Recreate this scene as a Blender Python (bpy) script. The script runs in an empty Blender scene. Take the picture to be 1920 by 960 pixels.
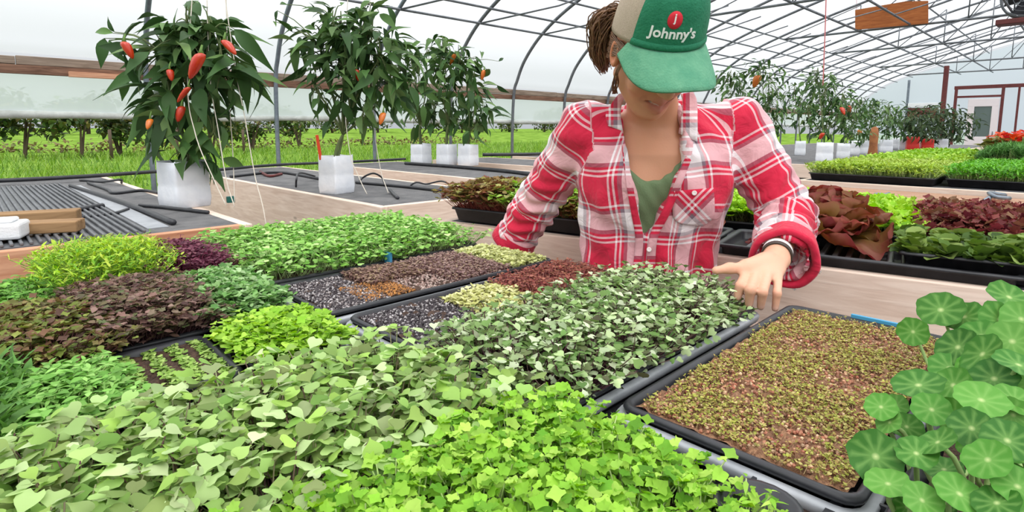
SKY, SUN, EXPO = 1.0, 2.1, -0.13
import bpy, bmesh, math, random
import numpy as np
from mathutils import Vector, Matrix
rng = np.random.default_rng(7)
random.seed(7)
PI = math.pi
SC = bpy.context.scene
COL = SC.collection

# ------------------------------------------------------------------ layout helper
# the camera stands at (0, 0, 1.15); X runs along the greenhouse, Y runs to its left side wall
CAMZ = 1.15
PY, HY, VA, VB = 375.0, 243.0, 2046.0, -74.0
FPX = math.sqrt(-(VA - 960) * (VB - 960) - (PY - HY) ** 2)
TH = math.atan((PY - HY) / FPX)
AL = math.radians(44.29724543235502)
CA, SA = math.cos(AL), math.sin(AL)
def level_ray(px, py):
    x = (px - 960) / FPX; y = -(py - PY) / FPX
    return (x, math.cos(TH) + math.sin(TH) * y, -math.sin(TH) + math.cos(TH) * y)
def rf2w(r, f, u):
    return np.array([r * CA + f * SA, -r * SA + f * CA, u])
def at(px, py, z):
    """point of the horizontal plane z seen at a photo pixel"""
    r = level_ray(px, py); w = rf2w(*r); k = (z - CAMZ) / w[2]
    return np.array([w[0] * k, w[1] * k, z])
def at_depth(px, py, d):
    r = level_ray(px, py); k = d / r[1]
    return rf2w(r[0] * k, d, CAMZ + r[2] * k)

# ------------------------------------------------------------------ object helpers
def props(o, label=None, cat=None, group=None, kind=None):
    if label: o['label'] = label
    if cat: o['category'] = cat
    if group: o['group'] = group
    if kind: o['kind'] = kind
    return o
def thing(name, label, cat, loc=(0, 0, 0), rz=0.0, group=None):
    o = bpy.data.objects.new(name, None); COL.objects.link(o)
    o.location = [float(c) for c in loc]; o.rotation_euler = (0, 0, rz); o.empty_display_size = .1
    return props(o, label, cat, group)
class MB:
    def __init__(s): s.V = []; s.L = []; s.T = []; s.M = []; s.C = []; s.n = 0
    def add(s, V, F, col=None, mat=0):
        V = np.asarray(V, float).reshape(-1, 3); F = np.asarray(F, int)
        s.V.append(V); s.L.append((F + s.n).ravel()); s.T.append(np.full(len(F), F.shape[1])); s.M.append(np.full(len(F), mat))
        if col is None: col = (1, 1, 1)
        col = np.asarray(col, float)
        if col.ndim == 1: col = np.tile(col, (len(V), 1))
        s.C.append(col); s.n += len(V); return s
    def addp(s, V, polys, col=None, mat=0):
        """polygons of mixed size"""
        first = True
        for k in sorted(set(len(p) for p in polys)):
            F = [p for p in polys if len(p) == k]
            if first: base = s.n; s.add(V, F, col, mat); first = False
            else:
                F = np.asarray(F); s.L.append((F + base).ravel()); s.T.append(np.full(len(F), k)); s.M.append(np.full(len(F), mat))
        return s
    def build(s, name, mats, parent=None, smooth=True, loc=None, label=None, kind=None, extra=None):
        V = np.concatenate(s.V); L = np.concatenate(s.L); T = np.concatenate(s.T); M = np.concatenate(s.M); C = np.concatenate(s.C)
        me = bpy.data.meshes.new(name)
        me.vertices.add(len(V)); me.vertices.foreach_set('co', V.astype(np.float32).ravel())
        me.loops.add(len(L)); me.loops.foreach_set('vertex_index', L.astype(np.int32))
        me.polygons.add(len(T)); st = np.concatenate([[0], np.cumsum(T)[:-1]])
        me.polygons.foreach_set('loop_start', st.astype(np.int32)); me.polygons.foreach_set('loop_total', T.astype(np.int32))
        me.polygons.foreach_set('material_index', M.astype(np.int32))
        me.polygons.foreach_set('use_smooth', np.full(len(T), bool(smooth)))
        a = me.color_attributes.new('tint', 'FLOAT_COLOR', 'POINT')
        a.data.foreach_set('color', np.c_[C, np.ones(len(C))].astype(np.float32).ravel())
        if extra is not None:
            for k, arr in extra.items():
                b = me.attributes.new(k, 'FLOAT_VECTOR', 'POINT'); b.data.foreach_set('vector', np.asarray(arr, np.float32).ravel())
        me.update(calc_edges=True); me.validate()
        for m in (mats if isinstance(mats, (list, tuple)) else [mats]): me.materials.append(m)
        o = bpy.data.objects.new(name, me); COL.objects.link(o)
        if parent is not None: o.parent = parent
        if loc is not None: o.location = [float(c) for c in loc]
        if label: o['label'] = label
        if kind: o['kind'] = kind
        return o
def tagged(o, label, cat, group=None): return props(o, label, cat, group)
def struct(o): o['kind'] = 'structure'; return o
def copy_tree(o, parent=None):
    c = o.copy(); COL.objects.link(c)
    if parent is not None: c.parent = parent
    for ch in list(o.children): copy_tree(ch, c)
    return c

# ------------------------------------------------------------------ geometry makers
BOXF = np.array([[0, 3, 2, 1], [4, 5, 6, 7], [0, 1, 5, 4], [1, 2, 6, 5], [2, 3, 7, 6], [3, 0, 4, 7]])
def box(x0, x1, y0, y1, z0, z1):
    return np.array([[x0, y0, z0], [x1, y0, z0], [x1, y1, z0], [x0, y1, z0], [x0, y0, z1], [x1, y0, z1], [x1, y1, z1], [x0, y1, z1]], float), BOXF
def bbox(x0, x1, y0, y1, z0, z1, b=.004):
    """box with chamfered edges"""
    bm = bmesh.new(); V, F = box(x0, x1, y0, y1, z0, z1)
    vs = [bm.verts.new(v) for v in V]
    for f in F: bm.faces.new([vs[i] for i in f])
    bmesh.ops.bevel(bm, geom=list(bm.edges), offset=b, segments=2, affect='EDGES', profile=.5)
    bm.verts.index_update(); V = np.array([v.co[:] for v in bm.verts]); P = [[v.index for v in f.verts] for f in bm.faces]; bm.free()
    return V, P
def loft(rings, close=True, cap0=False, cap1=False):
    n = len(rings[0]); V = np.concatenate(rings); P = []
    for i in range(len(rings) - 1):
        a, b = i * n, (i + 1) * n
        for j in range(n if close else n - 1):
            k = (j + 1) % n; P.append([a + j, a + k, b + k, b + j])
    if cap0: P.append(list(range(n))[::-1])
    if cap1: P.append([(len(rings) - 1) * n + j for j in range(n)])
    return V, P
def tube(pts, rad, n=8, cap=True):
    pts = np.asarray(pts, float); N = len(pts)
    rad = np.full(N, rad) if np.isscalar(rad) else np.asarray(rad, float)
    t = np.gradient(pts, axis=0); t /= np.linalg.norm(t, axis=1)[:, None] + 1e-12
    up = np.array([0, 0, 1.]) if abs(t[0][2]) < .9 else np.array([1., 0, 0])
    a = np.cross(t[0], up); a /= np.linalg.norm(a); rings = []
    ang = np.arange(n) * 2 * PI / n
    for i in range(N):
        a = a - t[i] * a.dot(t[i]); a /= np.linalg.norm(a) + 1e-12; b = np.cross(t[i], a)
        rings.append(pts[i] + rad[i] * (np.cos(ang)[:, None] * a + np.sin(ang)[:, None] * b))
    return loft(rings, True, cap, cap)
def rrect(x0, x1, y0, y1, z, r=.02, k=4):
    P = []
    for cx, cy, a0 in ((x1 - r, y1 - r, 0), (x0 + r, y1 - r, PI / 2), (x0 + r, y0 + r, PI), (x1 - r, y0 + r, 1.5 * PI)):
        for i in range(k + 1):
            a = a0 + i * PI / 2 / k; P.append((cx + r * math.cos(a), cy + r * math.sin(a), z))
    return np.array(P)
def spline(pts, n):
    """Catmull-Rom through points"""
    P = np.asarray(pts, float); P = np.vstack([2 * P[0] - P[1], P, 2 * P[-1] - P[-2]]); out = []
    m = len(P) - 3
    for u in np.linspace(0, m, n):
        i = min(int(u), m - 1); t = u - i; a, b, c, d = P[i:i + 4]
        out.append(.5 * (2 * b + (c - a) * t + (2 * a - 5 * b + 4 * c - d) * t * t + (3 * b - a - 3 * c + d) * t ** 3))
    return np.array(out)
def lerp(a, b, t): return a + (b - a) * t
def rot_from(yaw, pitch, roll):
    """leaf along +Y, normal +Z; pitch lifts the tip, yaw turns about Z"""
    cy, sy, cp, sp, cr, sr = np.cos(yaw), np.sin(yaw), np.cos(pitch), np.sin(pitch), np.cos(roll), np.sin(roll)
    Z, O = np.zeros_like(cy), np.ones_like(cy)
    Rz = np.stack([np.stack([cy, -sy, Z], -1), np.stack([sy, cy, Z], -1), np.stack([Z, Z, O], -1)], -2)
    Rx = np.stack([np.stack([O, Z, Z], -1), np.stack([Z, cp, -sp], -1), np.stack([Z, sp, cp], -1)], -2)
    Ry = np.stack([np.stack([cr, Z, sr], -1), np.stack([Z, O, Z], -1), np.stack([-sr, Z, cr], -1)], -2)
    return Rz @ Rx @ Ry
def leaf(L, W, wf, nl=4, fold=.15, curl=.2, notch=0.0, wave=0.0):
    """wf: half-width profile at t in 0..1 -> grid leaf (3 columns)"""
    V = []
    for i in range(nl + 1):
        t = i / nl; w = W * wf(t)
        y = L * t; z = -curl * L * t * t
        yn = y - (notch * L if i == nl else 0)
        wz = wave * L * (1 if i % 2 else -1)
        V += [(-w, y, z + fold * w + wz), (0, yn, z), (w, y, z + fold * w - wz)]
    F = []
    for i in range(nl):
        a = 3 * i; F += [[a, a + 1, a + 4, a + 3], [a + 1, a + 2, a + 5, a + 4]]
    return np.array(V), np.array(F)
def scatter(mb, tmpl, pos, R, scale, col, mat=0):
    V, F = tmpl; M = len(pos)
    W = np.einsum('mij,nj->mni', R, V) * np.asarray(scale).reshape(-1, 1, 1) + np.asarray(pos)[:, None, :]
    Fx = (F[None] + (np.arange(M) * len(V))[:, None, None]).reshape(-1, F.shape[1])
    mb.add(W.reshape(-1, 3), Fx, np.repeat(col, len(V), 0), mat)
def palette(cols, n, jit=.06):
    """random mixes of sRGB colours (0-255) as linear"""
    C = np.array([lin(c) for c in cols]); k = len(C)
    i = rng.integers(0, k, n); j = rng.integers(0, k, n); t = rng.random(n)[:, None]
    c = C[i] * (1 - t) + C[j] * t
    return np.clip(c * (1 + rng.normal(0, jit, n)[:, None] * 2), 0, 1)
def lin(c):
    c = np.asarray(c, float) / 255.
    return np.where(c <= .04045, c / 12.92, ((c + .055) / 1.055) ** 2.4)

# ------------------------------------------------------------------ materials
def newmat(name):
    m = bpy.data.materials.new(name); m.use_nodes = True
    nt = m.node_tree; nt.nodes.clear(); return m, nt
def N(nt, t, **kw):
    n = nt.nodes.new(t)
    for k, v in kw.items():
        if k in n.inputs.keys(): n.inputs[k].default_value = v
        else: setattr(n, k, v)
    return n
def mat(name, rgb, rough=.6, metal=0.0, bump=0.0, bscale=60.0, var=0.0, vscale=8.0, rgb2=None, spec=.4, stretch=(1, 1, 1), sheen=0.0, detail=4.0):
    m, nt = newmat(name); l = nt.links.new
    out = N(nt, 'ShaderNodeOutputMaterial'); b = N(nt, 'ShaderNodeBsdfPrincipled')
    b.inputs['Roughness'].default_value = rough; b.inputs['Metallic'].default_value = metal; b.inputs['Specular IOR Level'].default_value = spec
    if sheen: b.inputs['Sheen Weight'].default_value = sheen
    c1 = (*lin(rgb), 1); b.inputs['Base Color'].default_value = c1
    l(b.outputs[0], out.inputs[0])
    if bump or rgb2 is not None:
        tc = N(nt, 'ShaderNodeTexCoord'); mp = N(nt, 'ShaderNodeMapping'); mp.inputs['Scale'].default_value = stretch
        l(tc.outputs['Object'], mp.inputs['Vector'])
    if rgb2 is not None:
        no = N(nt, 'ShaderNodeTexNoise'); no.inputs['Scale'].default_value = vscale; no.inputs['Detail'].default_value = detail; no.inputs['Roughness'].default_value = .65
        l(mp.outputs[0], no.inputs['Vector'])
        cr = N(nt, 'ShaderNodeValToRGB'); cr.color_ramp.elements[0].position = .33; cr.color_ramp.elements[1].position = .67
        cr.color_ramp.elements[0].color = c1; cr.color_ramp.elements[1].color = (*lin(rgb2), 1)
        l(no.outputs[0], cr.inputs[0]); l(cr.outputs[0], b.inputs['Base Color'])
    if bump:
        n2 = N(nt, 'ShaderNodeTexNoise'); n2.inputs['Scale'].default_value = bscale; n2.inputs['Detail'].default_value = 3
        l(mp.outputs[0], n2.inputs['Vector'])
        bp = N(nt, 'ShaderNodeBump'); bp.inputs['Strength'].default_value = bump; bp.inputs['Distance'].default_value = .01
        l(n2.outputs[0], bp.inputs['Height']); l(bp.outputs[0], b.inputs['Normal'])
    return m
def leafmat(name, rough=.45, trans=.35, spec=.35, gain=1.0):
    m, nt = newmat(name); l = nt.links.new
    out = N(nt, 'ShaderNodeOutputMaterial'); b = N(nt, 'ShaderNodeBsdfPrincipled'); t = N(nt, 'ShaderNodeBsdfTranslucent'); mx = N(nt, 'ShaderNodeMixShader')
    a = N(nt, 'ShaderNodeAttribute', attribute_name='tint')
    b.inputs['Roughness'].default_value = rough; b.inputs['Specular IOR Level'].default_value = spec
    hs = N(nt, 'ShaderNodeHueSaturation'); hs.inputs['Saturation'].default_value = 1.1; hs.inputs['Value'].default_value = 1.25; hs.inputs['Hue'].default_value = .49
    l(a.outputs['Color'], hs.inputs['Color']); l(hs.outputs[0], t.inputs[0])
    l(a.outputs['Color'], b.inputs['Base Color'])
    mx.inputs[0].default_value = trans
    l(b.outputs[0], mx.inputs[1]); l(t.outputs[0], mx.inputs[2]); l(mx.outputs[0], out.inputs[0])
    return m
def tintmat(name, rough=.7, spec=.2, metal=0):
    m, nt = newmat(name); l = nt.links.new
    out = N(nt, 'ShaderNodeOutputMaterial'); b = N(nt, 'ShaderNodeBsdfPrincipled'); a = N(nt, 'ShaderNodeAttribute', attribute_name='tint')
    b.inputs['Roughness'].default_value = rough; b.inputs['Specular IOR Level'].default_value = spec
    l(a.outputs['Color'], b.inputs['Base Color']); l(b.outputs[0], out.inputs[0]); return m
def filmmat(name, clear, rgb=(240, 244, 248), trl=.7):
    m, nt = newmat(name); l = nt.links.new
    out = N(nt, 'ShaderNodeOutputMaterial'); tp = N(nt, 'ShaderNodeBsdfTransparent'); tl = N(nt, 'ShaderNodeBsdfTranslucent'); df = N(nt, 'ShaderNodeBsdfDiffuse')
    c = (*lin(rgb), 1); tl.inputs[0].default_value = c; df.inputs[0].default_value = c
    m1 = N(nt, 'ShaderNodeMixShader'); m1.inputs[0].default_value = trl; l(df.outputs[0], m1.inputs[1]); l(tl.outputs[0], m1.inputs[2])
    m2 = N(nt, 'ShaderNodeMixShader'); m2.inputs[0].default_value = clear; l(m1.outputs[0], m2.inputs[1]); l(tp.outputs[0], m2.inputs[2])
    l(m2.outputs[0], out.inputs[0]); return m
def woodmat(name, c1, c2, ax=0, scale=3.0, rough=.75, knots=True):
    """grain runs along axis ax"""
    m, nt = newmat(name); l = nt.links.new
    out = N(nt, 'ShaderNodeOutputMaterial'); b = N(nt, 'ShaderNodeBsdfPrincipled'); b.inputs['Roughness'].default_value = rough; b.inputs['Specular IOR Level'].default_value = .2
    tc = N(nt, 'ShaderNodeTexCoord'); mp = N(nt, 'ShaderNodeMapping'); s = [14., 14., 14.]; s[ax] = 1.3; mp.inputs['Scale'].default_value = s
    l(tc.outputs['Object'], mp.inputs['Vector'])
    n1 = N(nt, 'ShaderNodeTexNoise'); n1.inputs['Scale'].default_value = scale; n1.inputs['Detail'].default_value = 6; n1.inputs['Distortion'].default_value = 1.2
    l(mp.outputs[0], n1.inputs['Vector'])
    cr = N(nt, 'ShaderNodeValToRGB'); cr.color_ramp.elements[0].position = .3; cr.color_ramp.elements[1].position = .7
    cr.color_ramp.elements[0].color = (*lin(c1), 1); cr.color_ramp.elements[1].color = (*lin(c2), 1)
    l(n1.outputs[0], cr.inputs[0])
    last = cr.outputs[0]
    if knots:
        mp2 = N(nt, 'ShaderNodeMapping'); s2 = [9., 9., 9.]; s2[ax] = 3.2; mp2.inputs['Scale'].default_value = s2; l(tc.outputs['Object'], mp2.inputs['Vector'])
        vo = N(nt, 'ShaderNodeTexVoronoi'); vo.inputs['Scale'].default_value = 1.0; l(mp2.outputs[0], vo.inputs['Vector'])
        c2r = N(nt, 'ShaderNodeValToRGB'); c2r.color_ramp.elements[0].position = .03; c2r.color_ramp.elements[0].color = (1, 1, 1, 1); c2r.color_ramp.elements[1].position = .11; c2r.color_ramp.elements[1].color = (0, 0, 0, 1)
        l(vo.outputs['Distance'], c2r.inputs[0])
        mx = N(nt, 'ShaderNodeMix', data_type='RGBA'); l(c2r.outputs[0], mx.inputs[0]); l(last, mx.inputs[6]); mx.inputs[7].default_value = (*(lin(c1) * .45), 1); last = mx.outputs[2]
    l(last, b.inputs['Base Color'])
    bp = N(nt, 'ShaderNodeBump'); bp.inputs['Strength'].default_value = .25; bp.inputs['Distance'].default_value = .004; l(n1.outputs[0], bp.inputs['Height']); l(bp.outputs[0], b.inputs['Normal'])
    l(b.outputs[0], out.inputs[0]); return m

M = {}
M['steel'] = mat('galvanised_steel', (140, 150, 160), .45, .6, rgb2=(112, 122, 132), vscale=12)
M['darksteel'] = mat('weathered_steel', (122, 126, 130), .5, .4, rgb2=(98, 102, 108), vscale=10)
M['film_roof'] = filmmat('roof_film', .62, trl=.8)
M['film_side'] = filmmat('side_film', .18, (232, 238, 244), .85)
M['film_end'] = filmmat('end_film', .35, (215, 228, 236), .8)
M['film_roll'] = mat('rolled_film', (205, 210, 205), .5, bump=.3, bscale=25, rgb2=(170, 174, 168), vscale=9)
M['board'] = woodmat('weathered_board', (92, 66, 54), (146, 112, 92), 0, knots=False)
M['board_pale'] = woodmat('grey_board', (120, 104, 90), (165, 148, 132), 0, knots=False)
M['plank_x'] = woodmat('bench_plank_along_x', (220, 194, 176), (244, 224, 208), 0)
M['plank_y'] = woodmat('bench_plank_along_y', (220, 194, 176), (244, 224, 208), 1)
M['plank_red'] = woodmat('reddish_plank', (184, 128, 98), (218, 170, 138), 0, knots=False)
M['timber'] = woodmat('timber_offcut', (128, 98, 68), (172, 138, 100), 0, knots=False)
M['redpost'] = mat('red_brown_paint', (112, 52, 50), .6, rgb2=(90, 44, 42), vscale=10)
M['fabric'] = mat('black_ground_fabric', (72, 72, 76), .9, bump=.5, bscale=240, rgb2=(98, 98, 102), vscale=14)
M['grayfabric'] = mat('grey_bench_fabric', (92, 92, 94), .95, bump=.5, bscale=200, rgb2=(122, 121, 121), vscale=9)
M['blackplastic'] = mat('black_plastic', (34, 35, 39), .42, rgb2=(50, 51, 56), vscale=20, spec=.5)
M['ribplastic'] = mat('ribbed_black_plastic', (80, 82, 86), .4, rgb2=(112, 114, 118), vscale=9, spec=.5)
M['greyplastic'] = mat('grey_plastic', (150, 154, 160), .4, rgb2=(178, 181, 186), vscale=15)
M['soil'] = mat('potting_soil', (52, 38, 32), .95, bump=1.0, bscale=180, rgb2=(96, 72, 58), vscale=130, detail=6)
M['soilbrown'] = mat('brown_seed_mix', (112, 76, 54), .95, bump=1.0, bscale=220, rgb2=(172, 130, 98), vscale=150, detail=6)
M['gravel'] = mat('gravel_floor', (118, 112, 104), .95, bump=.8, bscale=60, rgb2=(84, 80, 74), vscale=35)
M['leaf'] = leafmat('leaf', .55, .26, .2)
M['leaf_thick'] = leafmat('thick_leaf', .5, .12, .22)
M['leaf_soft'] = leafmat('soft_leaf', .55, .38, .2)
M['tint'] = tintmat('seed_coat', .6, .35)
M['stemmat'] = tintmat('stem', .6, .3)
M['bag'] = mat('white_grow_bag', (240, 242, 246), .42, bump=.3, bscale=26, rgb2=(224, 228, 236), vscale=9, spec=.4)
M['pepper'] = mat('orange_red_pepper', (214, 74, 24), .22, rgb2=(186, 44, 22), vscale=8, spec=.6)
M['pepperor'] = mat('orange_pepper', (226, 138, 40), .25, rgb2=(206, 104, 34), vscale=8, spec=.6)
M['twine'] = mat('white_twine', (222, 214, 200), .8)
M['pinktwine'] = mat('pink_twine', (206, 120, 122), .8)
M['orangeplastic'] = mat('orange_stake', (226, 78, 40), .4)
M['white'] = mat('white_foam', (236, 238, 240), .6, bump=.2, bscale=120)
M['bluetag'] = mat('blue_label', (70, 150, 190), .45)
M['teal'] = mat('teal_clip', (40, 110, 100), .4)
# ================================================================== SETTING
XE = 21.0           # far end wall
WY = 5.45           # left side wall
RID = .6            # ridge
prof = spline([(5.42, 0), (5.45, .9), (5.42, 1.59), (5.35, 1.8), (5.2, 2.06), (4.88, 2.36), (4.37, 2.64), (3.6, 2.92), (2.6, 3.22), (1.6, 3.5), (.6, 3.68)], 60)
prof_full = np.vstack([prof, np.c_[2 * RID - prof[-2::-1, 0], prof[-2::-1, 1]]])
def arch_z(y):
    return float(np.interp(y, prof[::-1, 0], prof[::-1, 1]))
# ground inside and field outside
mb = MB(); mb.add(*box(-3, XE, 2 * RID - WY, WY, -.1, 0)); struct(mb.build('floor', M['gravel'], smooth=False))
def fieldmat():
    m, nt = newmat('meadow'); l = nt.links.new
    out = N(nt, 'ShaderNodeOutputMaterial'); b = N(nt, 'ShaderNodeBsdfDiffuse')
    tc = N(nt, 'ShaderNodeTexCoord'); n1 = N(nt, 'ShaderNodeTexNoise'); n1.inputs['Scale'].default_value = .8; n1.inputs['Detail'].default_value = 8
    l(tc.outputs['Object'], n1.inputs['Vector']); cr = N(nt, 'ShaderNodeValToRGB'); cr.color_ramp.elements[0].position = .35; cr.color_ramp.elements[1].position = .65
    cr.color_ramp.elements[0].color = (*lin((82, 112, 40)), 1); cr.color_ramp.elements[1].color = (*lin((122, 152, 66)), 1)
    l(n1.outputs[0], cr.inputs[0]); l(cr.outputs[0], b.inputs[0]); l(b.outputs[0], out.inputs[0]); return m
M['meadow'] = fieldmat()
# meadow: flat near the house, rising gently far away
xs = np.linspace(-60, 160, 90); ys = np.concatenate([np.linspace(WY + .02, 40, 60), np.linspace(42, 160, 40)])
XX, YY = np.meshgrid(xs, ys, indexing='ij')
ZZ = -.06 + .08 * np.sin(XX * .6 + 1) * np.cos(YY * .5) * np.clip((YY - 7) / 6, 0, 1) + np.clip((YY - 45) / 110, 0, 1) * 1.5
nx, ny = XX.shape; idx = np.arange(nx * ny).reshape(nx, ny)
GF = np.stack([idx[:-1, :-1], idx[1:, :-1], idx[1:, 1:], idx[:-1, 1:]], -1).reshape(-1, 4)
mb = MB(); mb.add(np.stack([XX, YY, ZZ], -1), GF); struct(mb.build('ground', M['meadow']))
# grass blades
def grass(n, y0, y1, hmin, hmax, spread):
    y = y0 + (y1 - y0) * rng.random(n) ** 1.6; x = -0.3 + rng.random(n) * (y * 2.2 + 1.5)
    p = np.c_[x, y, np.full(n, -.06)]
    tm = leaf(1.0, .05, lambda t: (1 - t) ** .7, nl=3, fold=.1, curl=.35)
    R = rot_from(rng.random(n) * 2 * PI, rng.uniform(.9, 1.5, n), np.zeros(n))
    mb = MB(); scatter(mb, tm, p, R, rng.uniform(hmin, hmax, n) * (1 + (y - y0) * .02), palette([(92, 132, 44), (126, 160, 66), (108, 148, 54), (76, 112, 40), (146, 172, 88)], n))
    return mb
mb = grass(80000, WY + .25, 34, .10, .30, 0)
props(mb.build('grass', M['leaf_soft']), 'bright green meadow grass growing outside the open side wall', 'grass', kind='stuff')
# low weedy bank and far tree line
def blob_foliage(n, center, rad, cols, size, tm=None, squash=.6):
    tm = tm or leaf(1.0, .32, lambda t: math.sin(PI * min(max(t, .02), .98)) ** .8, nl=3, fold=.2, curl=.3)
    d = rng.normal(size=(n, 3)); d /= np.linalg.norm(d, axis=1)[:, None]; r = rng.random(n) ** .45
    p = np.asarray(center) + d * r[:, None] * np.asarray(rad)
    R = rot_from(rng.random(n) * 2 * PI, rng.uniform(-.9, .9, n), rng.uniform(-.5, .5, n))
    return tm, p, R, rng.uniform(.7, 1.3, n) * size, palette(cols, n)
treecols = [(62, 86, 48), (84, 108, 58), (106, 124, 70), (52, 70, 42), (120, 110, 64)]
for i in range(15):
    x = -6 + i * 8.6 + rng.uniform(-1, 1); y = 88 + rng.uniform(-5, 5); h = rng.uniform(4.5, 6.5)
    t = thing('tree', 'dark tree in the far row along the field edge', 'tree', (x, y, .5), group='trees of the far field edge')
    mb = MB(); mb.add(*[np.array(q) for q in tube([(0, 0, -.5), (.1, 0, h * .4), (0, .1, h * .6)], [.25, .18, .1], 8, False)]); mb.build('trunk', mat('bark', (84, 70, 58), .9) if i == 0 else bpy.data.materials['bark'], t)
    mb = MB(); scatter(mb, *blob_foliage(700, (0, 0, h * .5), (3.7, 2.6, h * .48), treecols, .55)); mb.build('foliage', M['leaf'], t)
small = [(40, 235, 30), (148, 240, 29), (222, 236, 30), (395, 240, 31), (470, 238, 33), (560, 240, 36)]
slab = ['broad bushy tree outside beyond the left end of the plastic curtain', 'slim small tree outside above the grey tray mats', 'leaning bare-stemmed tree outside left of the first pepper plant', 'tree outside right behind the first pepper plant', 'tree outside just left of the second hoop post', 'tree outside between the second hoop post and second pepper plant']
for i, (px, py, y) in enumerate(small):
    r = rf2w(*level_ray(px, 243)); x = r[0] / r[1] * y
    t = thing('tree', slab[i], 'tree', (x, y, 0), group='small trees in the meadow')
    mb = MB(); h = 2.6
    for k in range(3):
        a = rng.uniform(-.5, .5, 2); mb.addp(*tube(spline([(0, 0, -.1), (a[0] * .4, a[1] * .4, .8), (a[0], a[1], 1.8)], 6), [.09, .06, .05, .04, .03, .02], 6)); 
    mb.build('trunk', bpy.data.materials['bark'], t)
    mb = MB()
    for k in range(5):
        c = (rng.uniform(-1.1, 1.1), rng.uniform(-.8, .8), rng.uniform(.9, 2.4)); scatter(mb, *blob_foliage(130, c, (.8, .7, .5), treecols, .28))
    mb.build('foliage', M['leaf'], t)
# brown weedy bank across the meadow
mb = MB()
for x in np.arange(-4, 34, 1.0):
    scatter(mb, *blob_foliage(70, (x, 38 + rng.uniform(-.6, .6), .15), (1.0, .6, .55), [(112, 98, 60), (90, 96, 52), (128, 112, 74), (86, 74, 50)], .22))
props(mb.build('undergrowth', M['leaf']), 'brownish weedy bank crossing the meadow in front of the far trees', 'undergrowth', kind='stuff')
# fence posts in the meadow
for i, (px, y) in enumerate([(205, 27), (330, 27), (455, 28)]):
    r = rf2w(*level_ray(px, 243)); x = r[0] / r[1] * y
    o = MB().addp(*tube([(0, 0, -.1), (0, 0, .7), (0, 0, 1.15)], .06, 8)).build('fence_post', bpy.data.materials['bark'], loc=(x, y, 0))
    tagged(o, ['leftmost of three weathered fence posts standing in the meadow', 'middle one of three weathered fence posts standing in the meadow', 'rightmost of three weathered fence posts standing in the meadow'][i], 'fence post', 'fence posts in the meadow')

# hoops, purlins, trusses
hoopX = [1.12 + 1.05 * k for k in range(-2, 19)]
for i, x in enumerate(hoopX):
    y = prof_full[:, 0]; z = prof_full[:, 1]
    mb = MB(); mb.addp(*tube(np.c_[np.full(len(y), x), y, z], .020, 10)); struct(mb.build('trim_%d' % (i + 1), M['steel'] if x < 4 else M['darksteel']))
n = len(hoopX)
pur = [(4.88, 2.36), (4.66, 2.48), (4.35, 2.645), (3.96, 2.77), (3.2, 3.02), (2.2, 3.32), (1.2, 3.56), (.1, 3.6), (-1.2, 3.3)]
for y, z in pur:
    n += 1; mb = MB(); mb.addp(*tube([(-1, y, z - .03), (8, y, z - .03), (XE, y, z - .03)], .013, 8)); struct(mb.build('trim_%d' % n, M['darksteel']))
ZC = CAMZ + 1.6
for y, z in ((2.8, ZC), (2.08, ZC), (.9, ZC), (-.6, ZC)):
    n += 1; mb = MB(); mb.addp(*tube([(3.5, y, z), (12, y, z), (XE, y, z)], .015, 8)); struct(mb.build('trim_%d' % n, M['darksteel']))
for X in (7.73, 10.68, 13.35, 17.15, 20.2):
    n += 1; mb = MB(); mb.addp(*tube([(X, 3.98, ZC), (X, 1, ZC), (X, 2 * RID - 3.98, ZC)], .018, 8))
    nodes = [2.8, 2.08, 1.4, .9, .1, -.6, -1.6]
    for y in nodes: mb.addp(*tube([(X, y, ZC), (X, y, (ZC + arch_z(max(y, 2 * RID - y))) / 2), (X, y, arch_z(max(y, 2 * RID - y)))], .009, 6))
    zz = [3.98] + nodes
    for a, b in zip(zz[:-1], zz[1:]):
        zb = arch_z(max(b, 2 * RID - b)); mb.addp(*tube([(X, a, ZC), (X, (a + b) / 2, (ZC + zb) / 2), (X, b, zb)], .008, 6))
    struct(mb.build('trim_%d' % n, M['darksteel']))
# slanting ties between hoops and the truss line near the side
for k, X in enumerate(hoopX[3:16]):
    n += 1; mb = MB(); mb.addp(*tube([(X, 4.88, 2.33), (X + .55, 4.2, 2.5), (X + 1.05, 3.5, 2.78)], .010, 6)); struct(mb.build('trim_%d' % n, M['darksteel']))
for k, X in enumerate(hoopX[4:18:2]):
    n += 1; mb = MB(); mb.addp(*tube([(X, 2.8, ZC), (X + 1.0, 2.4, ZC + .28), (X + 2.1, 2.08, arch_z(2.08))], .010, 6)); struct(mb.build('trim_%d' % n, M['darksteel']))
    n += 1; mb = MB(); mb.addp(*tube([(X, 2.08, ZC), (X + 1.0, 1.5, ZC + .35), (X + 2.1, .9, arch_z(.9))], .010, 6)); struct(mb.build('trim_%d' % n, M['darksteel']))
# film skins: roof, left side above the opening, end wall
def skin(y, z, name, m, x0=-3, x1=XE):
    xs = np.linspace(x0, x1, 25); V = np.concatenate([np.c_[np.full(len(y), x), y, z] for x in xs]); k = len(y)
    F = [[i * k + j, i * k + j + 1, (i + 1) * k + j + 1, (i + 1) * k + j] for i in range(24) for j in range(k - 1)]
    mb = MB(); mb.add(V, F); return struct(mb.build(name, m))
hip = 1.63
sel = prof_full[:, 1] > hip
skin(prof_full[sel, 0] + .035 * np.sign(prof_full[sel, 0] - RID), prof_full[sel, 1] + .035, 'ceiling', M['film_roof'])
yy = np.full(5, WY + .05); skin(yy, np.linspace(1.27, hip, 5), 'wall_left', M['film_side'])
yy = np.full(5, 2 * RID - WY - .05); skin(yy, np.linspace(0, hip, 5), 'wall_right', M['film_side'])
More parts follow.
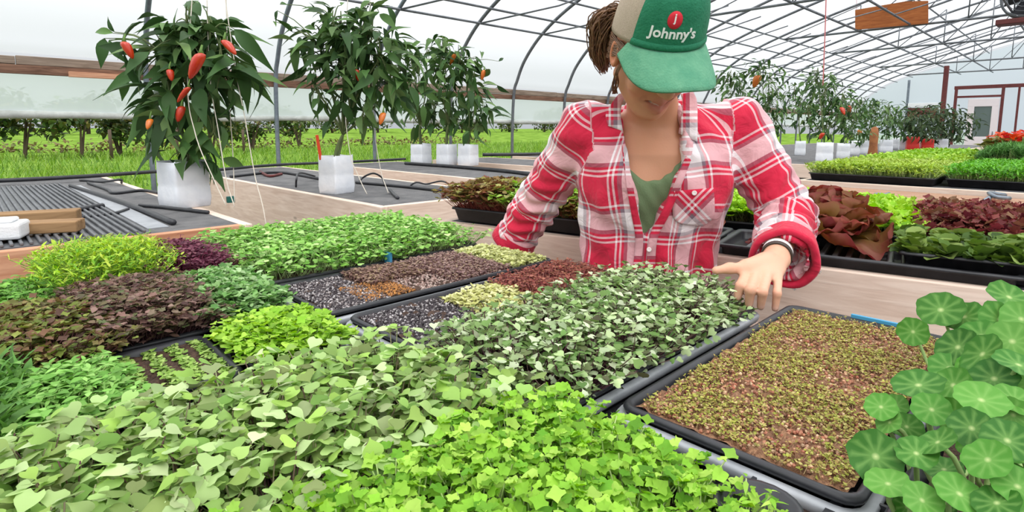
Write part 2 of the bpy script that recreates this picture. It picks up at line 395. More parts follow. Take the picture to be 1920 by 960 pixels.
# end wall film (X = XE) filled below the arch
V = [(XE + .06, y, 0) for y in prof_full[:, 0]] + [(XE + .06, y, z) for y, z in prof_full]
k = len(prof_full); mb = MB(); mb.add(V, [[j, j + 1, k + j + 1, k + j] for j in range(k - 1)]); struct(mb.build('wall_back', M['film_end'], smooth=False))
# hip boards: two weathered rails with a batten
for nm, y0, y1, z0, z1, m in (('trim_%d' % (n + 1), WY + .0, WY + .04, 1.555, 1.615, 'board'), ('trim_%d' % (n + 2), WY + .005, WY + .05, 1.62, 1.68, 'board_pale')):
    mb = MB(); x = -3.0
    while x < XE:
        L = rng.uniform(2.4, 3.6); V, P = bbox(x, min(x + L, XE), y0, y1, z0 + rng.uniform(-.004, .004), z1 + rng.uniform(-.004, .004), .004); mb.addp(V, P); x += L + .004
    struct(mb.build(nm, M[m], smooth=False))
n += 2
mb = MB(); mb.addp(*bbox(.62, .98, WY - .04, WY, 1.545, 1.585, .003)); n += 1; struct(mb.build('trim_%d' % n, M['plank_red'], smooth=False))
# rolled plastic at the bottom of the curtain
mb = MB(); xs = np.linspace(-3, XE, 60); mb.addp(*tube(np.c_[xs, np.full(60, WY + .05), 1.255 + .006 * np.sin(xs * 3)], .028 + .004 * np.sin(xs * 5), 10)); n += 1; struct(mb.build('trim_%d' % n, M['film_roll']))
# end wall frame and door
def post(x, y, z0, z1, w=.07, m='redpost'):
    global n; n += 1; mb = MB(); mb.addp(*bbox(x - w / 2, x + w / 2, y - w / 2, y + w / 2, z0, z1, .006)); return struct(mb.build('trim_%d' % n, M[m], smooth=False))
def beam(x, y0, y1, z0, z1, m='redpost', w=.06):
    global n; n += 1; mb = MB(); mb.addp(*bbox(x - w / 2, x + w / 2, y0, y1, z0, z1, .006)); return struct(mb.build('trim_%d' % n, M[m], smooth=False))
def yz(px, py, X):
    w = rf2w(*level_ray(px, py)); return w[1] / w[0] * X, CAMZ + w[2] / w[0] * X
yL, zt = yz(1793, 168, XE - .1); yR, _ = yz(1920, 155, XE - .1); yD, _ = yz(1881, 170, XE - .1); yd0, zd = yz(1812, 186, XE - .1); y3, _ = yz(1911, 170, XE - .1); yM, zm = yz(1775, 125, XE - .1)
beam(XE - .06, yR - .6, yL + .05, zt, zt + .1); post(XE - .06, yL, 0, zt); post(XE - .06, yD, 0, zt); post(XE - .06, y3, 0, zt, .05); post(XE - 3.0, yM * .86, 0, ZC, .1)
beam(XE - .06, yD, yL, zd + .04, zd + .1)
yA, zA = yz(1700, 200, XE - .1); yB, _ = yz(1758, 200, XE - .1)
post(XE - .06, yA, 0, zt + .35, .06, 'steel'); beam(XE - .06, yB, yA, zA - .02, zA + .1, 'white'); beam(XE - .03, yB, yA, zA - .35, zA - .04, 'redpost')
M['doorwhite'] = mat('white_door_paint', (232, 222, 224), .5); M['dimglass'] = mat('dim_window', (98, 112, 108), .15, spec=.6)
d = thing('door_1', None, None, (XE - .1, 0, 0)); d['kind'] = 'structure'
mb = MB(); y0, y1 = yD + .05, yd0 - .05; wy0, wy1 = lerp(y0, y1, .22), lerp(y0, y1, .78); z0w, z1w = .95, zd - .22
for b in ((y0, y1, .02, z0w), (y0, wy0, z0w, z1w), (wy1, y1, z0w, z1w), (y0, y1, z1w, zd)): mb.addp(*bbox(-.03, .03, *b, .006))
mb.build('door_panel', M['doorwhite'], d, smooth=False)
MB().add(*box(-.008, .008, wy0, wy1, z0w, z1w)).build('door_window', M['dimglass'], d, smooth=False)
MB().addp(*tube([(-.03, y0 + .08, .98), (-.08, y0 + .08, .98), (-.08, y0 + .08, 1.1)], .012, 8)).build('door_handle', M['darksteel'], d)
# hanging brown board and circulation fan on the truss
bx = 10.6; s = [yz(1606, 57, bx), yz(1742, 45, bx), yz(1742, 3, bx), yz(1700, 4, bx), yz(1606, 20, bx)]
mb = MB(); V = [(0, y, z) for y, z in s] + [(.03, y, z) for y, z in s]; q = len(s)
mb.addp(V, [list(range(q)), [q + i for i in range(q)][::-1]] + [[i, (i + 1) % q, q + (i + 1) % q, q + i] for i in range(q)])
o = mb.build('hanging_board', woodmat('rusty_board', (140, 78, 42), (172, 104, 58), 1, knots=False), loc=(bx - .08, 0, 0), smooth=False); tagged(o, 'rust brown wooden board hanging from the roof truss', 'board')
fy, fz = yz(1905, 2, 10.4)
f = thing('circulation_fan', 'dark greenhouse air circulation fan by the roof truss, with a red base', 'fan', (10.4, fy - .1, fz + .02))
ang = np.linspace(0, 2 * PI, 25)[:-1]
def ringp(r, x, c=(0, 0)): return np.c_[np.full(24, x), c[0] + r * np.cos(ang), c[1] + r * np.sin(ang)]
V, P = loft([ringp(.24, -.12), ringp(.26, -.12), ringp(.26, .12), ringp(.24, .12), ringp(.24, -.12)]); MB().addp(V, P).build('housing', M['darksteel'], f)
V, P = bbox(-.13, .13, -.28, .28, -.33, -.26, .01); MB().addp(V, P).build('base', M['redpost'], f, smooth=False)
V, P = bbox(-.10, -.02, -.28, .28, -.28, .28, .01)
for k in range(5):
    a = k * 2 * PI / 5; c, s_ = math.cos(a), math.sin(a)
    B = np.array([(0.02, .03, -.02), (.05, .22, -.07), (-.01, .22, .07), (-.02, .03, .03)]); B2 = B + [.008, 0, 0]; Bv = np.vstack([B, B2]); R2 = np.c_[Bv[:, 0], Bv[:, 1] * c - Bv[:, 2] * s_, Bv[:, 1] * s_ + Bv[:, 2] * c]
    MB().add(R2, [[0, 1, 2, 3], [7, 6, 5, 4], [0, 4, 5, 1], [1, 5, 6, 2], [2, 6, 7, 3], [3, 7, 4, 0]]).build('blade', M['blackplastic'], f, smooth=False)
gr = MB()
for r in (.06, .12, .18, .235): gr.addp(*tube(np.vstack([ringp(r, -.13), ringp(r, -.13)[:1]]), .004, 5, False))
gr.build('guard', M['darksteel'], f)
# ================================================================== BENCHES
RIM = .82; TOPZ = .765
def boards(mb, x0, x1, y0, y1, z0, z1, b=.003): mb.addp(*bbox(x0, x1, y0, y1, z0, z1, b))
def bench(label, x0, x1, y0, y1, z, front=('x0', 'y0'), mx='plank_x', my='plank_y', top='grayfabric', loc=(0, 0), rz=0, fh=.14, group=None, lip=0.0):
    b = thing('bench', label, 'bench', (loc[0], loc[1], 0), rz, group)
    mb = MB(); mb.addp(*bbox(x0 + .036, x1 - .036, y0 + .036, y1 - .036, z - .03, z, .003)); mb.build('bench_top', M[top], b, smooth=False)
    for k, (a, c, e, f, m) in {'x0': (x0, x0 + .036, y0, y1, my), 'x1': (x1 - .036, x1, y0, y1, my), 'y0': (x0 + .037, x1 - .037, y0, y0 + .036, mx), 'y1': (x0 + .037, x1 - .037, y1 - .036, y1, mx)}.items():
        mb = MB(); mb.addp(*bbox(a, c, e, f, z - fh, z + lip, .003)); mb.build('fascia_board', M[m], b, smooth=False)
    nx = 2; ny = max(2, int((y1 - y0) / 1.6) + 1)
    for i in range(nx):
        for j in range(ny):
            px = lerp(x0 + .09, x1 - .09, i / (nx - 1)); py = lerp(y0 + .09, y1 - .09, j / (ny - 1))
            mb = MB(); mb.addp(*bbox(px - .04, px + .04, py - .04, py + .04, 0, z - .031, .004)); mb.build('leg', M['plank_red'], b, smooth=False)
    return b
bench('near bench under the microgreen trays, edged with planks', -1.1, 1.118, -1.0, 1.80, TOPZ, top='fabric')
BB_O = np.array([1.262, 1.66]); BB_R = .191
def bb(x, y, z=0):
    c, s = math.cos(BB_R), math.sin(BB_R); return np.array([BB_O[0] + x * c - y * s, BB_O[1] + x * s + y * c, z])
def to_bb(p):
    d = np.asarray(p[:2]) - BB_O; c, s = math.cos(BB_R), math.sin(BB_R); return np.array([d[0] * c + d[1] * s, -d[0] * s + d[1] * c])
bench('long bench with a knotty grey plank front right behind the person', 0, 1.05, -2.3, .03, RIM - .012, loc=BB_O, rz=BB_R, fh=.19, top='fabric')
bench('left bench covered in ribbed black mats, with a reddish front board', -1.2, .72, 2.07, 5.12, .815, mx='plank_red')
bench('bench with a pale plank side carrying the single white bag pepper plant', 1.28, 2.08, 2.13, 5.12, .815, fh=.48)
bench('bench carrying three white bags of pepper plants in a cluster', 2.5, 3.3, 2.2, 5.12, .815, fh=.4)
for i, x in enumerate((3.75, 5.0)):
    bench(['first grey bench beyond the cluster of white bags', 'second grey bench beyond the cluster of white bags'][i], x, x + .85, 2.6, 5.12, .815, fh=.4)
bench('far bench with the row of white bags right of the person', 6.25, 17.0, 1.55, 5.12, .79, top='grayfabric')
bench('bench packed with yellow green trays behind the lettuces', 4.30, 9.4, -2.2, 1.45, .79, top='fabric', fh=.1)
# plank walkway bench between
pb = thing('plank_bench', 'low bare plank bench between the lettuces and the yellow green trays', 'bench')
for k in range(9):
    x0 = 2.80 + k * .160
    mb = MB(); mb.addp(*bbox(x0, x0 + .14, -2.2, 1.75, .73, .765, .004)); mb.build('plank', woodmat('brown_plank', (148, 112, 90), (186, 150, 126), 1) if k == 0 else bpy.data.materials['brown_plank'], pb, smooth=False)
for y in (-1.6, 0, 1.2):
    mb = MB(); mb.addp(*bbox(2.82, 4.20, y - .04, y + .04, .65, .729, .004)); mb.build('crossbeam', M['plank_red'], pb, smooth=False)
    for x in (2.88, 4.14): mb = MB(); mb.addp(*bbox(x - .04, x + .04, y - .04, y + .04, 0, .649, .004)); mb.build('leg', M['plank_red'], pb, smooth=False)
for i, (px, py) in enumerate(((1665, 375), (1880, 372))):
    p = at(px, py, .775)
    mb = MB(); mb.addp(*tube(spline([(-.02, -.03, 0), (-.10, .02, .012), (.02, .06, .02), (.10, .0, .006), (.16, .04, 0)], 20), .011, 8)); mb.addp(*tube([(-.3, .05, 0), (0, .05, .0), (.3, .06, 0)], .012, 8))
    tagged(mb.build('metal_bracket', M['steel'], loc=(p[0], p[1], .779)), ['bent grey metal bar lying on the bare planks behind the lime lettuce', 'bent grey metal bar lying on the bare planks behind the dark red lettuce'][i], 'metal bar', 'metal bars on the planks')

# ================================================================== LEAF TEMPLATES
def prof_of(pts):
    t, w = zip(*pts); return lambda u: float(np.interp(u, t, w))
T_COT = leaf(1.0, .56, prof_of([(0, .06), (.2, .12), (.35, .55), (.55, .93), (.75, 1), (.9, .88), (1.0, .5)]), nl=7, fold=.16, curl=.2, notch=.17)
T_COT2 = leaf(1.0, .52, prof_of([(0, .06), (.2, .12), (.35, .55), (.55, .93), (.75, 1), (.9, .88), (1.0, .5)]), nl=7, fold=-.22, curl=.32, notch=.15)
T_OVATE = leaf(1.0, .33, prof_of([(0, .08), (.25, .75), (.5, 1), (.8, .6), (1, .05)]), nl=4, fold=.2, curl=.25)
T_LANCE = leaf(1.0, .17, prof_of([(0, .2), (.3, 1), (.7, .7), (1, .05)]), nl=3, fold=.25, curl=.3)
T_NEEDLE = leaf(1.0, .07, prof_of([(0, .6), (.4, 1), (1, .1)]), nl=2, fold=.3, curl=.3)
def frill(lobes, W, cup, seed):
    r = np.random.default_rng(seed); k = 15; V = [(0, 0, 0), (0, .3, .0)]
    for i in range(k):
        a = lerp(-2.35, 2.35, i / (k - 1)); rr = .42 * (1 + .22 * math.cos(a * lobes)) * (1 - .05 * abs(a))
        V.append((W * rr * math.sin(a) * 1.25, .52 + rr * math.cos(a), cup * rr * (1 if i % 2 else .4) + .05 * r.normal()))
    F = [[1, 2 + i, 3 + i] for i in range(k - 1)] + [[0, 2, 1], [0, 1, 2 + k - 1]]
    # centre fan from a raised midpoint
    V[1] = (0, .55, -.08)
    return np.array(V), np.array(F)
T_FRILL = frill(4, 1.0, .2, 1); T_FRILL2 = frill(5, .9, -.12, 2); T_FRILL3 = frill(3, 1.0, .3, 3)
STEM = loft([np.array([(math.cos(a) * .5, math.sin(a) * .5, z) for a in (0, 2.1, 4.2)]) for z in (0, 1)])
STEM = (STEM[0], np.array(STEM[1]))

def sprouts(mb, xy, z0, h, size, tms, cols, stemcols, stem_r=.0008, pair=2, pitch=(-.15, .6), lean=.25, mats=(0, 1), stems=1.0, spread=.18, bush=None):
    """each sprout: a thin stem and `pair` leaves at its top"""
    n = len(xy); xy = np.asarray(xy); h = np.broadcast_to(h, n) if np.ndim(h) <= 1 else h
    base = np.c_[xy, np.full(n, z0)]
    tilt = rng.normal(0, lean, (n, 2)) if bush is None else rng.normal(0, lean, (n, 2)) + bush
    top = base + np.c_[tilt * h[:, None], h]
    if stems > 0:
        k = rng.random(n) < stems; D = top[k] - base[k]; L = np.linalg.norm(D, axis=1); D = D / L[:, None]
        X = np.cross(D, np.array([0, 1., 0])); X /= np.linalg.norm(X, axis=1)[:, None] + 1e-9; Yv = np.cross(D, X)
        R = np.stack([X * stem_r * 2, Yv * stem_r * 2, D * L[:, None]], -1)
        scatter(mb, STEM, base[k], R, np.ones(k.sum()), palette(stemcols, k.sum()), mats[1])
    yaw = rng.random(n) * 2 * PI
    for q in range(pair):
        y = yaw + q * 2 * PI / pair + rng.normal(0, .25, n)
        pt = rng.uniform(*pitch, n); R = rot_from(y, pt, rng.normal(0, .25, n))
        ti = rng.integers(0, len(tms), n); sz = size * rng.uniform(.7, 1.25, n); c = palette(cols, n)
        for k in range(len(tms)):
            s = ti == k
            if s.any(): scatter(mb, tms[k], (top + np.c_[np.zeros((n, 2)), rng.normal(0, .15, n) * size])[s], R[s], sz[s], c[s], mats[0])
    return mb
def rect_pts(n, x0, x1, y0, y1): return np.c_[rng.uniform(x0, x1, n), rng.uniform(y0, y1, n)]
def edge_h(xy, x0, x1, y0, y1, hmin, hmax, fall=.03):
    e = np.minimum.reduce([xy[:, 0] - x0, x1 - xy[:, 0], xy[:, 1] - y0, y1 - xy[:, 1]]); f = np.clip(e / fall, 0, 1)
    return (hmin + (hmax - hmin) * rng.random(len(xy)) ** .8) * (.55 + .45 * f ** .6)
def edge_bush(xy, x0, x1, y0, y1, amt=.9, fall=.035):
    b = np.zeros_like(xy)
    b[:, 0] = -np.clip(1 - (xy[:, 0] - x0) / fall, 0, 1) + np.clip(1 - (x1 - xy[:, 0]) / fall, 0, 1)
    b[:, 1] = -np.clip(1 - (xy[:, 1] - y0) / fall, 0, 1) + np.clip(1 - (y1 - xy[:, 1]) / fall, 0, 1)
    return b * amt

def tray_mesh(x0, x1, y0, y1, zr, h=.052, r=.02, lip=.0085, taper=.012, wall=.003):
    i = lip
    R = [rrect(x0 + i + taper, x1 - i - taper, y0 + i + taper, y1 - i - taper, zr - h, r * .6), rrect(x0 + i, x1 - i, y0 + i, y1 - i, zr - .006, r * .8),
         rrect(x0 + .001, x1 - .001, y0 + .001, y1 - .001, zr - .008, r), rrect(x0, x1, y0, y1, zr - .004, r), rrect(x0 + .003, x1 - .003, y0 + .003, y1 - .003, zr, r), rrect(x0 + i - .001, x1 - i + .001, y0 + i - .001, y1 - i + .001, zr, r * .8),
         rrect(x0 + i + wall, x1 - i - wall, y0 + i + wall, y1 - i - wall, zr - .007, r * .8), rrect(x0 + i + taper + wall, x1 - i - taper - wall, y0 + i + taper + wall, y1 - i - taper - wall, zr - h + wall, r * .6)]
    return loft(R, True, True, True)
def soil_mesh(x0, x1, y0, y1, z, amp=.003, step=.012):
    xs = np.linspace(x0, x1, max(3, int((x1 - x0) / step))); ys = np.linspace(y0, y1, max(3, int((y1 - y0) / step)))
    XX, YY = np.meshgrid(xs, ys, indexing='ij'); ZZ = z + rng.normal(0, amp, XX.shape); a, b = XX.shape; idx = np.arange(a * b).reshape(a, b)
    F = np.stack([idx[:-1, :-1], idx[1:, :-1], idx[1:, 1:], idx[:-1, 1:]], -1).reshape(-1, 4)
    return np.stack([XX, YY, ZZ], -1).reshape(-1, 3), F
def tray(label, cx, cy, sx, sy, rim=RIM, rz=0.0, name='microgreens_tray', cat='tray', group=None, soil='soil', h=.052, outer=False, soilz=.010, plastic='blackplastic'):
    """an Empty at the tray's base holding the tray and its soil; children use local coordinates, rim at z = h"""
    t = thing(name, label, cat, (cx, cy, rim - h), rz, group)
    hx, hy = sx / 2, sy / 2
    mb = MB(); mb.addp(*tray_mesh(-hx, hx, -hy, hy, h, h)); mb.build('tray', M[plastic], t)
    mb = MB(); mb.add(*soil_mesh(-hx + .016, hx - .016, -hy + .016, hy - .016, h - soilz)); mb.build('soil', M[soil], t)
    if outer:
        mb = MB(); mb.addp(*loft([rrect(-hx - .004, hx + .004, -hy - .004, hy + .004, h - .027, .022), rrect(-hx - .006, hx + .006, -hy - .006, hy + .006, h - .024, .024), rrect(-hx - .008, hx + .008, -hy - .008, hy + .008, h - .016, .026), rrect(-hx - .006, hx + .006, -hy - .006, hy + .006, h - .0125, .026), rrect(-hx + .003, hx - .003, -hy + .003, hy - .003, h - .0125, .02)])); mb.build('outer_rim', M['greyplastic'], t, label='pale grey outer tray rim')
    return t
def greens(t, sx, sy, n, h, size, tms, cols, stemcols, lm='leaf', part='sprouts', rect=None, over=.012, zs=.040, label=None, bush=.9, avoid=None, **kw):
    x0, x1, y0, y1 = rect if rect else (-sx / 2 + .014, sx / 2 - .014, -sy / 2 + .014, sy / 2 - .014)
    xy = rect_pts(n, x0, x1, y0, y1); hh = edge_h(xy, x0, x1, y0, y1, *h); mb = MB()
    if avoid is not None: hh = hh * np.clip((np.linalg.norm(xy - np.array(avoid[0]), axis=1) / avoid[1]) ** 1.5, .22, 1)
    sprouts(mb, xy, zs, hh, size, tms, cols, stemcols, bush=edge_bush(xy, x0, x1, y0, y1, bush), **kw)
    return mb.build(part, [M[lm], M['stemmat']], t, label=label, kind='stuff')

# ================================================================== NEAR BENCH: FRONT TRAYS
LIME = [(130, 182, 54), (156, 202, 70), (98, 154, 42), (178, 214, 96), (140, 190, 60)]
LIMEST = [(160, 190, 110), (190, 206, 140)]
PALE = [(146, 182, 96), (178, 206, 134), (112, 152, 68), (200, 218, 164), (158, 194, 92), (120, 132, 80)]
PALEST = [(150, 140, 112), (120, 84, 90), (160, 166, 120)]
DARKG = [(150, 180, 112), (190, 210, 156), (100, 136, 70), (214, 226, 190), (116, 146, 80), (88, 86, 62)]
DARKST = [(84, 50, 66), (104, 60, 76), (120, 96, 90)]
t = tray('big tray of lime green lobed microgreens at the very front', .18, .300, .57, .275)
greens(t, .57, .275, 3000, (.016, .054), .0135, [T_FRILL, T_FRILL2, T_FRILL3], LIME, LIMEST, pair=2, pitch=(-.25, .5))
t = tray('big tray of pale green broad-leaved microgreens left of the lime green one', .155, .572, .575, .275)
greens(t, .575, .275, 2000, (.006, .062), .0175, [T_COT, T_COT2], PALE, PALEST, pair=2, pitch=(-.5, .9), lean=.35)
t = tray('tray of dark-stemmed microgreens under the hand, light rim on its right side', .768, .541, .562, .265, outer=True)
greens(t, .575, .275, 3100, (.014, .060), .0128, [T_COT, T_COT2], DARKG, DARKST, avoid=((.24, -.15), .10), pair=2, pitch=(-.6, 1.0), lean=.35)
# brown tray of just-sprouting seed
t = tray('brown tray of just sprouting seeds beside the hand', .825, .243, .565, .262, soil='soilbrown', outer=True, soilz=.006)
mb = MB(); xy = rect_pts(8600, -.262, .262, -.111, .111)
k = (np.sin(xy[:, 0] * 31 + 2) * np.sin(xy[:, 1] * 37) + rng.normal(0, .45, len(xy))) > -.25
sprouts(mb, xy[k], .046, rng.uniform(.002, .008, k.sum()), .0037, [T_OVATE, T_COT], [(158, 166, 70), (182, 184, 92), (132, 138, 58), (168, 142, 84), (192, 180, 116)], [(176, 150, 110), (150, 112, 84)], stem_r=.0006, lean=.6, pitch=(-.1, .9))
mb.build('sprouts', [M['leaf'], M['stemmat']], t, kind='stuff', label='tiny yellow green sprouts')
SEED = loft([np.array([(r * math.cos(a), r * math.sin(a), z) for a in np.arange(5) * 1.2566]) for r, z in ((.25, -.4), (.5, 0), (.25, .4))], True, True, True)
def seeds(t, n, rect, z, size, cols, part='seeds', label=None, h=.003):
    mb = MB(); xy = rect_pts(n, *rect); V, P = SEED; F4 = np.array([p for p in P if len(p) == 4]); F5 = np.array([p for p in P if len(p) == 5])
    R = rot_from(rng.random(n) * 6.28, rng.uniform(-1.5, 1.5, n), rng.uniform(-1.5, 1.5, n)); c = palette(cols, n); p = np.c_[xy, z + rng.uniform(0, h, n)]
    s = size * rng.uniform(.7, 1.3, n); scatter(mb, (V, F4), p, R, s, c); scatter(mb, (V, F5), p, R, s, c)
    return mb.build(part, M['tint'], t, smooth=False, kind='stuff', label=label)
seeds(t, 3800, (-.262, .262, -.111, .111), .047, .0042, [(166, 112, 86), (190, 144, 112), (140, 90, 68), (218, 188, 152), (112, 76, 58), (170, 104, 82)], part='husks')
tg = MB(); tg.addp(*bbox(-.003, .003, -.045, .045, .050, .058, .001)); tg.build('label_strip', M['bluetag'], t, loc=(.278, -.02, 0), smooth=False, label='small blue label strip')

# ---- seed and purple seedling trays
DS = [(56, 48, 52), (74, 66, 70), (44, 38, 42), (62, 54, 58), (50, 44, 48), (190, 184, 184)]
t = tray('tray with dark seeds at one end and red brown seedlings at the other', .765, .79, .60, .225, soil='soil', outer=True, soilz=.007)
hx, hy = .30, .1125
seeds(t, 3400, (-.283, -.115, -.096, .096), .046, .0046, DS, 'dark_seeds', 'grey black seeds')
greens(t, 0, 0, 520, (.006, .016), .0105, [T_OVATE, T_COT], [(206, 208, 140), (224, 222, 170), (184, 186, 112)], [(214, 208, 160)], rect=(-.115, .03, -.09, .08), part='yellow_sprouts', zs=.045, label='pale yellow sprouts', bush=0)
seeds(t, 900, (-.115, .03, -.09, .08), .046, .006, [(196, 190, 140), (150, 130, 104), (92, 84, 80)], 'pale_seeds')
greens(t, 0, 0, 1500, (.006, .026), .0085, [T_OVATE], [(134, 70, 62), (160, 92, 80), (112, 54, 52), (150, 104, 76), (172, 116, 98)], [(168, 88, 92), (196, 140, 128)], rect=(.02, .285, -.098, .098), part='red_sprouts', zs=.045, label='red brown sprouts', bush=.3)
t = tray('tray of brown, mauve and pale yellow seed patches beside the wide green tray', .755, 1.065, .62, .262, soil='soil', outer=True, soilz=.007)
seeds(t, 2600, (-.293, -.165, -.115, .115), .046, .0048, DS + [(150, 140, 138)], 'dark_seeds')
seeds(t, 1300, (-.215, -.10, -.105, .02), .0465, .0042, [(166, 112, 56), (190, 132, 70), (120, 78, 46), (84, 62, 46)], 'orange_seeds', 'orange brown seeds')
greens(t, 0, 0, 1500, (.005, .017), .0078, [T_OVATE], [(140, 112, 100), (164, 136, 122), (116, 88, 84), (150, 130, 96)], [(160, 120, 116)], rect=(-.15, -.005, -.01, .115), part='mauve_sprouts', zs=.045, bush=0)
greens(t, 0, 0, 1700, (.005, .018), .0078, [T_OVATE], [(148, 120, 116), (170, 142, 134), (120, 92, 92), (158, 136, 110)], [(160, 120, 116)], rect=(.0, .17, -.115, .115), part='mauve_sprouts', zs=.045, bush=0)
seeds(t, 1500, (-.1, .17, -.115, .115), .046, .0056, [(150, 122, 112), (112, 88, 84), (180, 160, 150)], 'mauve_seeds')
greens(t, 0, 0, 1000, (.005, .018), .0105, [T_OVATE, T_COT], [(204, 210, 146), (224, 226, 172), (182, 188, 116)], [(210, 208, 160)], rect=(.175, .295, -.115, .115), part='yellow_sprouts', zs=.045, label='pale yellow sprouts', bush=0)
# tall green tray
G5 = [(124, 178, 76), (160, 206, 108), (88, 144, 52), (196, 222, 150), (138, 190, 84)]
t = tray('wide tray of thick bright green microgreens below the pale plank sides', .745, 1.465, .63, .49, outer=True)
greens(t, .63, .49, 4300, (.022, .066), .0150, [T_COT, T_COT2, T_OVATE], G5, [(170, 190, 130)], pair=2, pitch=(-.2, .6))
tg = MB(); tg.addp(*bbox(-.004, .004, -.02, .02, .045, .075, .001)); tg.build('label_tag', M['bluetag'], t, loc=(.0, -.247, 0), smooth=False, label='small blue plastic tag')
# silver channel along the front edge of the far trays
mb = MB(); prf = np.array([(-.016, 0), (.016, 0), (.016, .022), (.012, .022), (.012, .005), (-.012, .005), (-.012, .022), (-.016, .022)])
V, P = loft([np.c_[prf[:, 0], np.full(8, y), prf[:, 1]] for y in np.linspace(-.45, .45, 6)], True, True, True); mb.addp(V, P)
tagged(mb.build('metal_channel', M['greyplastic'], smooth=False, loc=(.425, 1.30, TOPZ + .0)), 'grey metal channel running along the front of the seed trays', 'rail')

# ---- small packs on the left
def pack(label, x0, x1, y0, y1, n, h, size, tms, cols, st, **kw):
    t = tray(label, (x0 + x1) / 2, (y0 + y1) / 2, x1 - x0, y1 - y0, name='seedling_pack', cat='seedling pack')
    greens(t, x1 - x0, y1 - y0, n, h, size, tms, cols, st, **kw); return t
pack('pack of bright lime sprouts at the corner of the pale green tray', .265, .405, .785, .965, 900, (.02, .042), .0135, [T_FRILL, T_COT], [(150, 196, 62), (174, 212, 82), (130, 178, 52)], LIMEST)
t = tray('flat of sprouts in narrow striped rows', .188, .885, .135, .20, name='seedling_pack', cat='seedling pack')
for k in range(4):
    xx = -.052 + k * .032; greens(t, 0, 0, 150, (.004, .012), .0075, [T_COT, T_OVATE], [(142, 178, 82), (172, 198, 112), (118, 150, 70)], [(160, 170, 120)], rect=(xx + .002, xx + .012, -.088, .088), part='sprout_row', bush=0)
pack('pack of fine light green sprouts at the left of the striped flat', .0, .112, .735, .91, 1000, (.025, .05), .013, [T_LANCE, T_OVATE], [(126, 178, 82), (152, 198, 106), (104, 156, 66)], LIMEST, pair=3)
pack('pack of grassy green shoots at the left edge below the red green leaves', -.115, -.005, .75, 1.0, 700, (.03, .065), .028, [T_NEEDLE, T_LANCE], [(92, 140, 66), (120, 164, 84), (84, 122, 60)], LIMEST, pair=3, pitch=(.3, 1.3))
pack('pack of mixed red and olive green leaves at the left edge', -.06, .125, .96, 1.235, 1700, (.025, .062), .0130, [T_OVATE, T_FRILL], [(122, 136, 62), (148, 160, 80), (112, 84, 60), (124, 92, 70), (104, 120, 54), (88, 64, 54)], [(120, 80, 80)], pair=3)
pack('pack of dusky maroon leaves in the middle of the small packs', .13, .278, 1.0, 1.30, 2000, (.025, .066), .0125, [T_OVATE, T_FRILL2], [(112, 84, 76), (140, 108, 98), (86, 62, 58), (112, 104, 70), (158, 128, 118), (96, 108, 68)], [(120, 84, 90)], pair=3)
pack('pack of cool blue green sprouts next to the metal channel', .283, .402, 1.01, 1.29, 1200, (.02, .055), .0145, [T_OVATE, T_COT], [(112, 160, 84), (142, 182, 112), (84, 130, 64), (176, 204, 150)], [(150, 176, 130)], pair=3, pitch=(0, .9))
pack('low pack of green sprouts against the left edge behind the red green leaves', -.10, .125, 1.27, 1.53, 1100, (.02, .045), .014, [T_LANCE, T_OVATE], [(104, 158, 62), (132, 184, 80), (88, 136, 54)], LIMEST, pair=3)
pack('tall pack of feathery yellow green sprouts', .13, .268, 1.335, 1.59, 2600, (.045, .10), .0145, [T_LANCE, T_NEEDLE], [(150, 192, 48), (176, 208, 66), (110, 168, 52), (188, 204, 80)], [(140, 180, 80)], pair=3, pitch=(.1, 1.1))
pack('pack of dark purple sprouts behind the blue green ones', .272, .40, 1.335, 1.60, 1600, (.04, .075), .0105, [T_OVATE], [(98, 46, 66), (122, 60, 82), (80, 36, 54), (136, 84, 96)], [(150, 70, 100)], pair=3)
# cells at the very front
t = thing('cell_tray', 'black plastic cell tray at the bottom edge left of the nasturtium', 'cell tray', (.44, .10, TOPZ))
mb = MB()
for i in range(4):
    for j in range(3):
        cx, cy = -.105 + i * .07, -.07 + j * .07
        mb.addp(*loft([rrect(cx - .022, cx + .022, cy - .022, cy + .022, .0, .008, 2), rrect(cx - .033, cx + .033, cy - .033, cy + .033, .04, .008, 2), rrect(cx - .035, cx + .035, cy - .035, cy + .035, .042, .006, 2), rrect(cx - .031, cx + .031, cy - .031, cy + .031, .042, .008, 2), rrect(cx - .026, cx + .026, cy - .026, cy + .026, .014, .008, 2)], True, True, True))
mb.build('cells', M['blackplastic'], t, smooth=False)
mb = MB()
for i in range(4):
    for j in range(3): mb.add(*soil_mesh(-.105 + i * .07 - .028, -.105 + i * .07 + .028, -.07 + j * .07 - .028, -.07 + j * .07 + .028, .031, .003, .014))
mb.build('soil', M['soil'], t)
t = thing('seedling_pot', 'small round black pot with a few sprouts at the bottom edge', 'pot', (.445, .165, TOPZ + .043))
a = np.arange(20) * 2 * PI / 20
def ring(r, z): return np.c_[r * np.cos(a), r * np.sin(a), np.full(20, z)]
mb = MB(); mb.addp(*loft([ring(.022, 0), ring(.031, .03), ring(.035, .031), ring(.035, .035), ring(.030, .035), ring(.024, .02)], True, True, True)); mb.build('pot', M['blackplastic'], t)
mb = MB(); sprouts(mb, rng.normal(0, .009, (9, 2)), .02, rng.uniform(.015, .03, 9), .012, [T_LANCE], LIME, LIMEST); mb.build('sprouts', [M['leaf'], M['stemmat']], t)

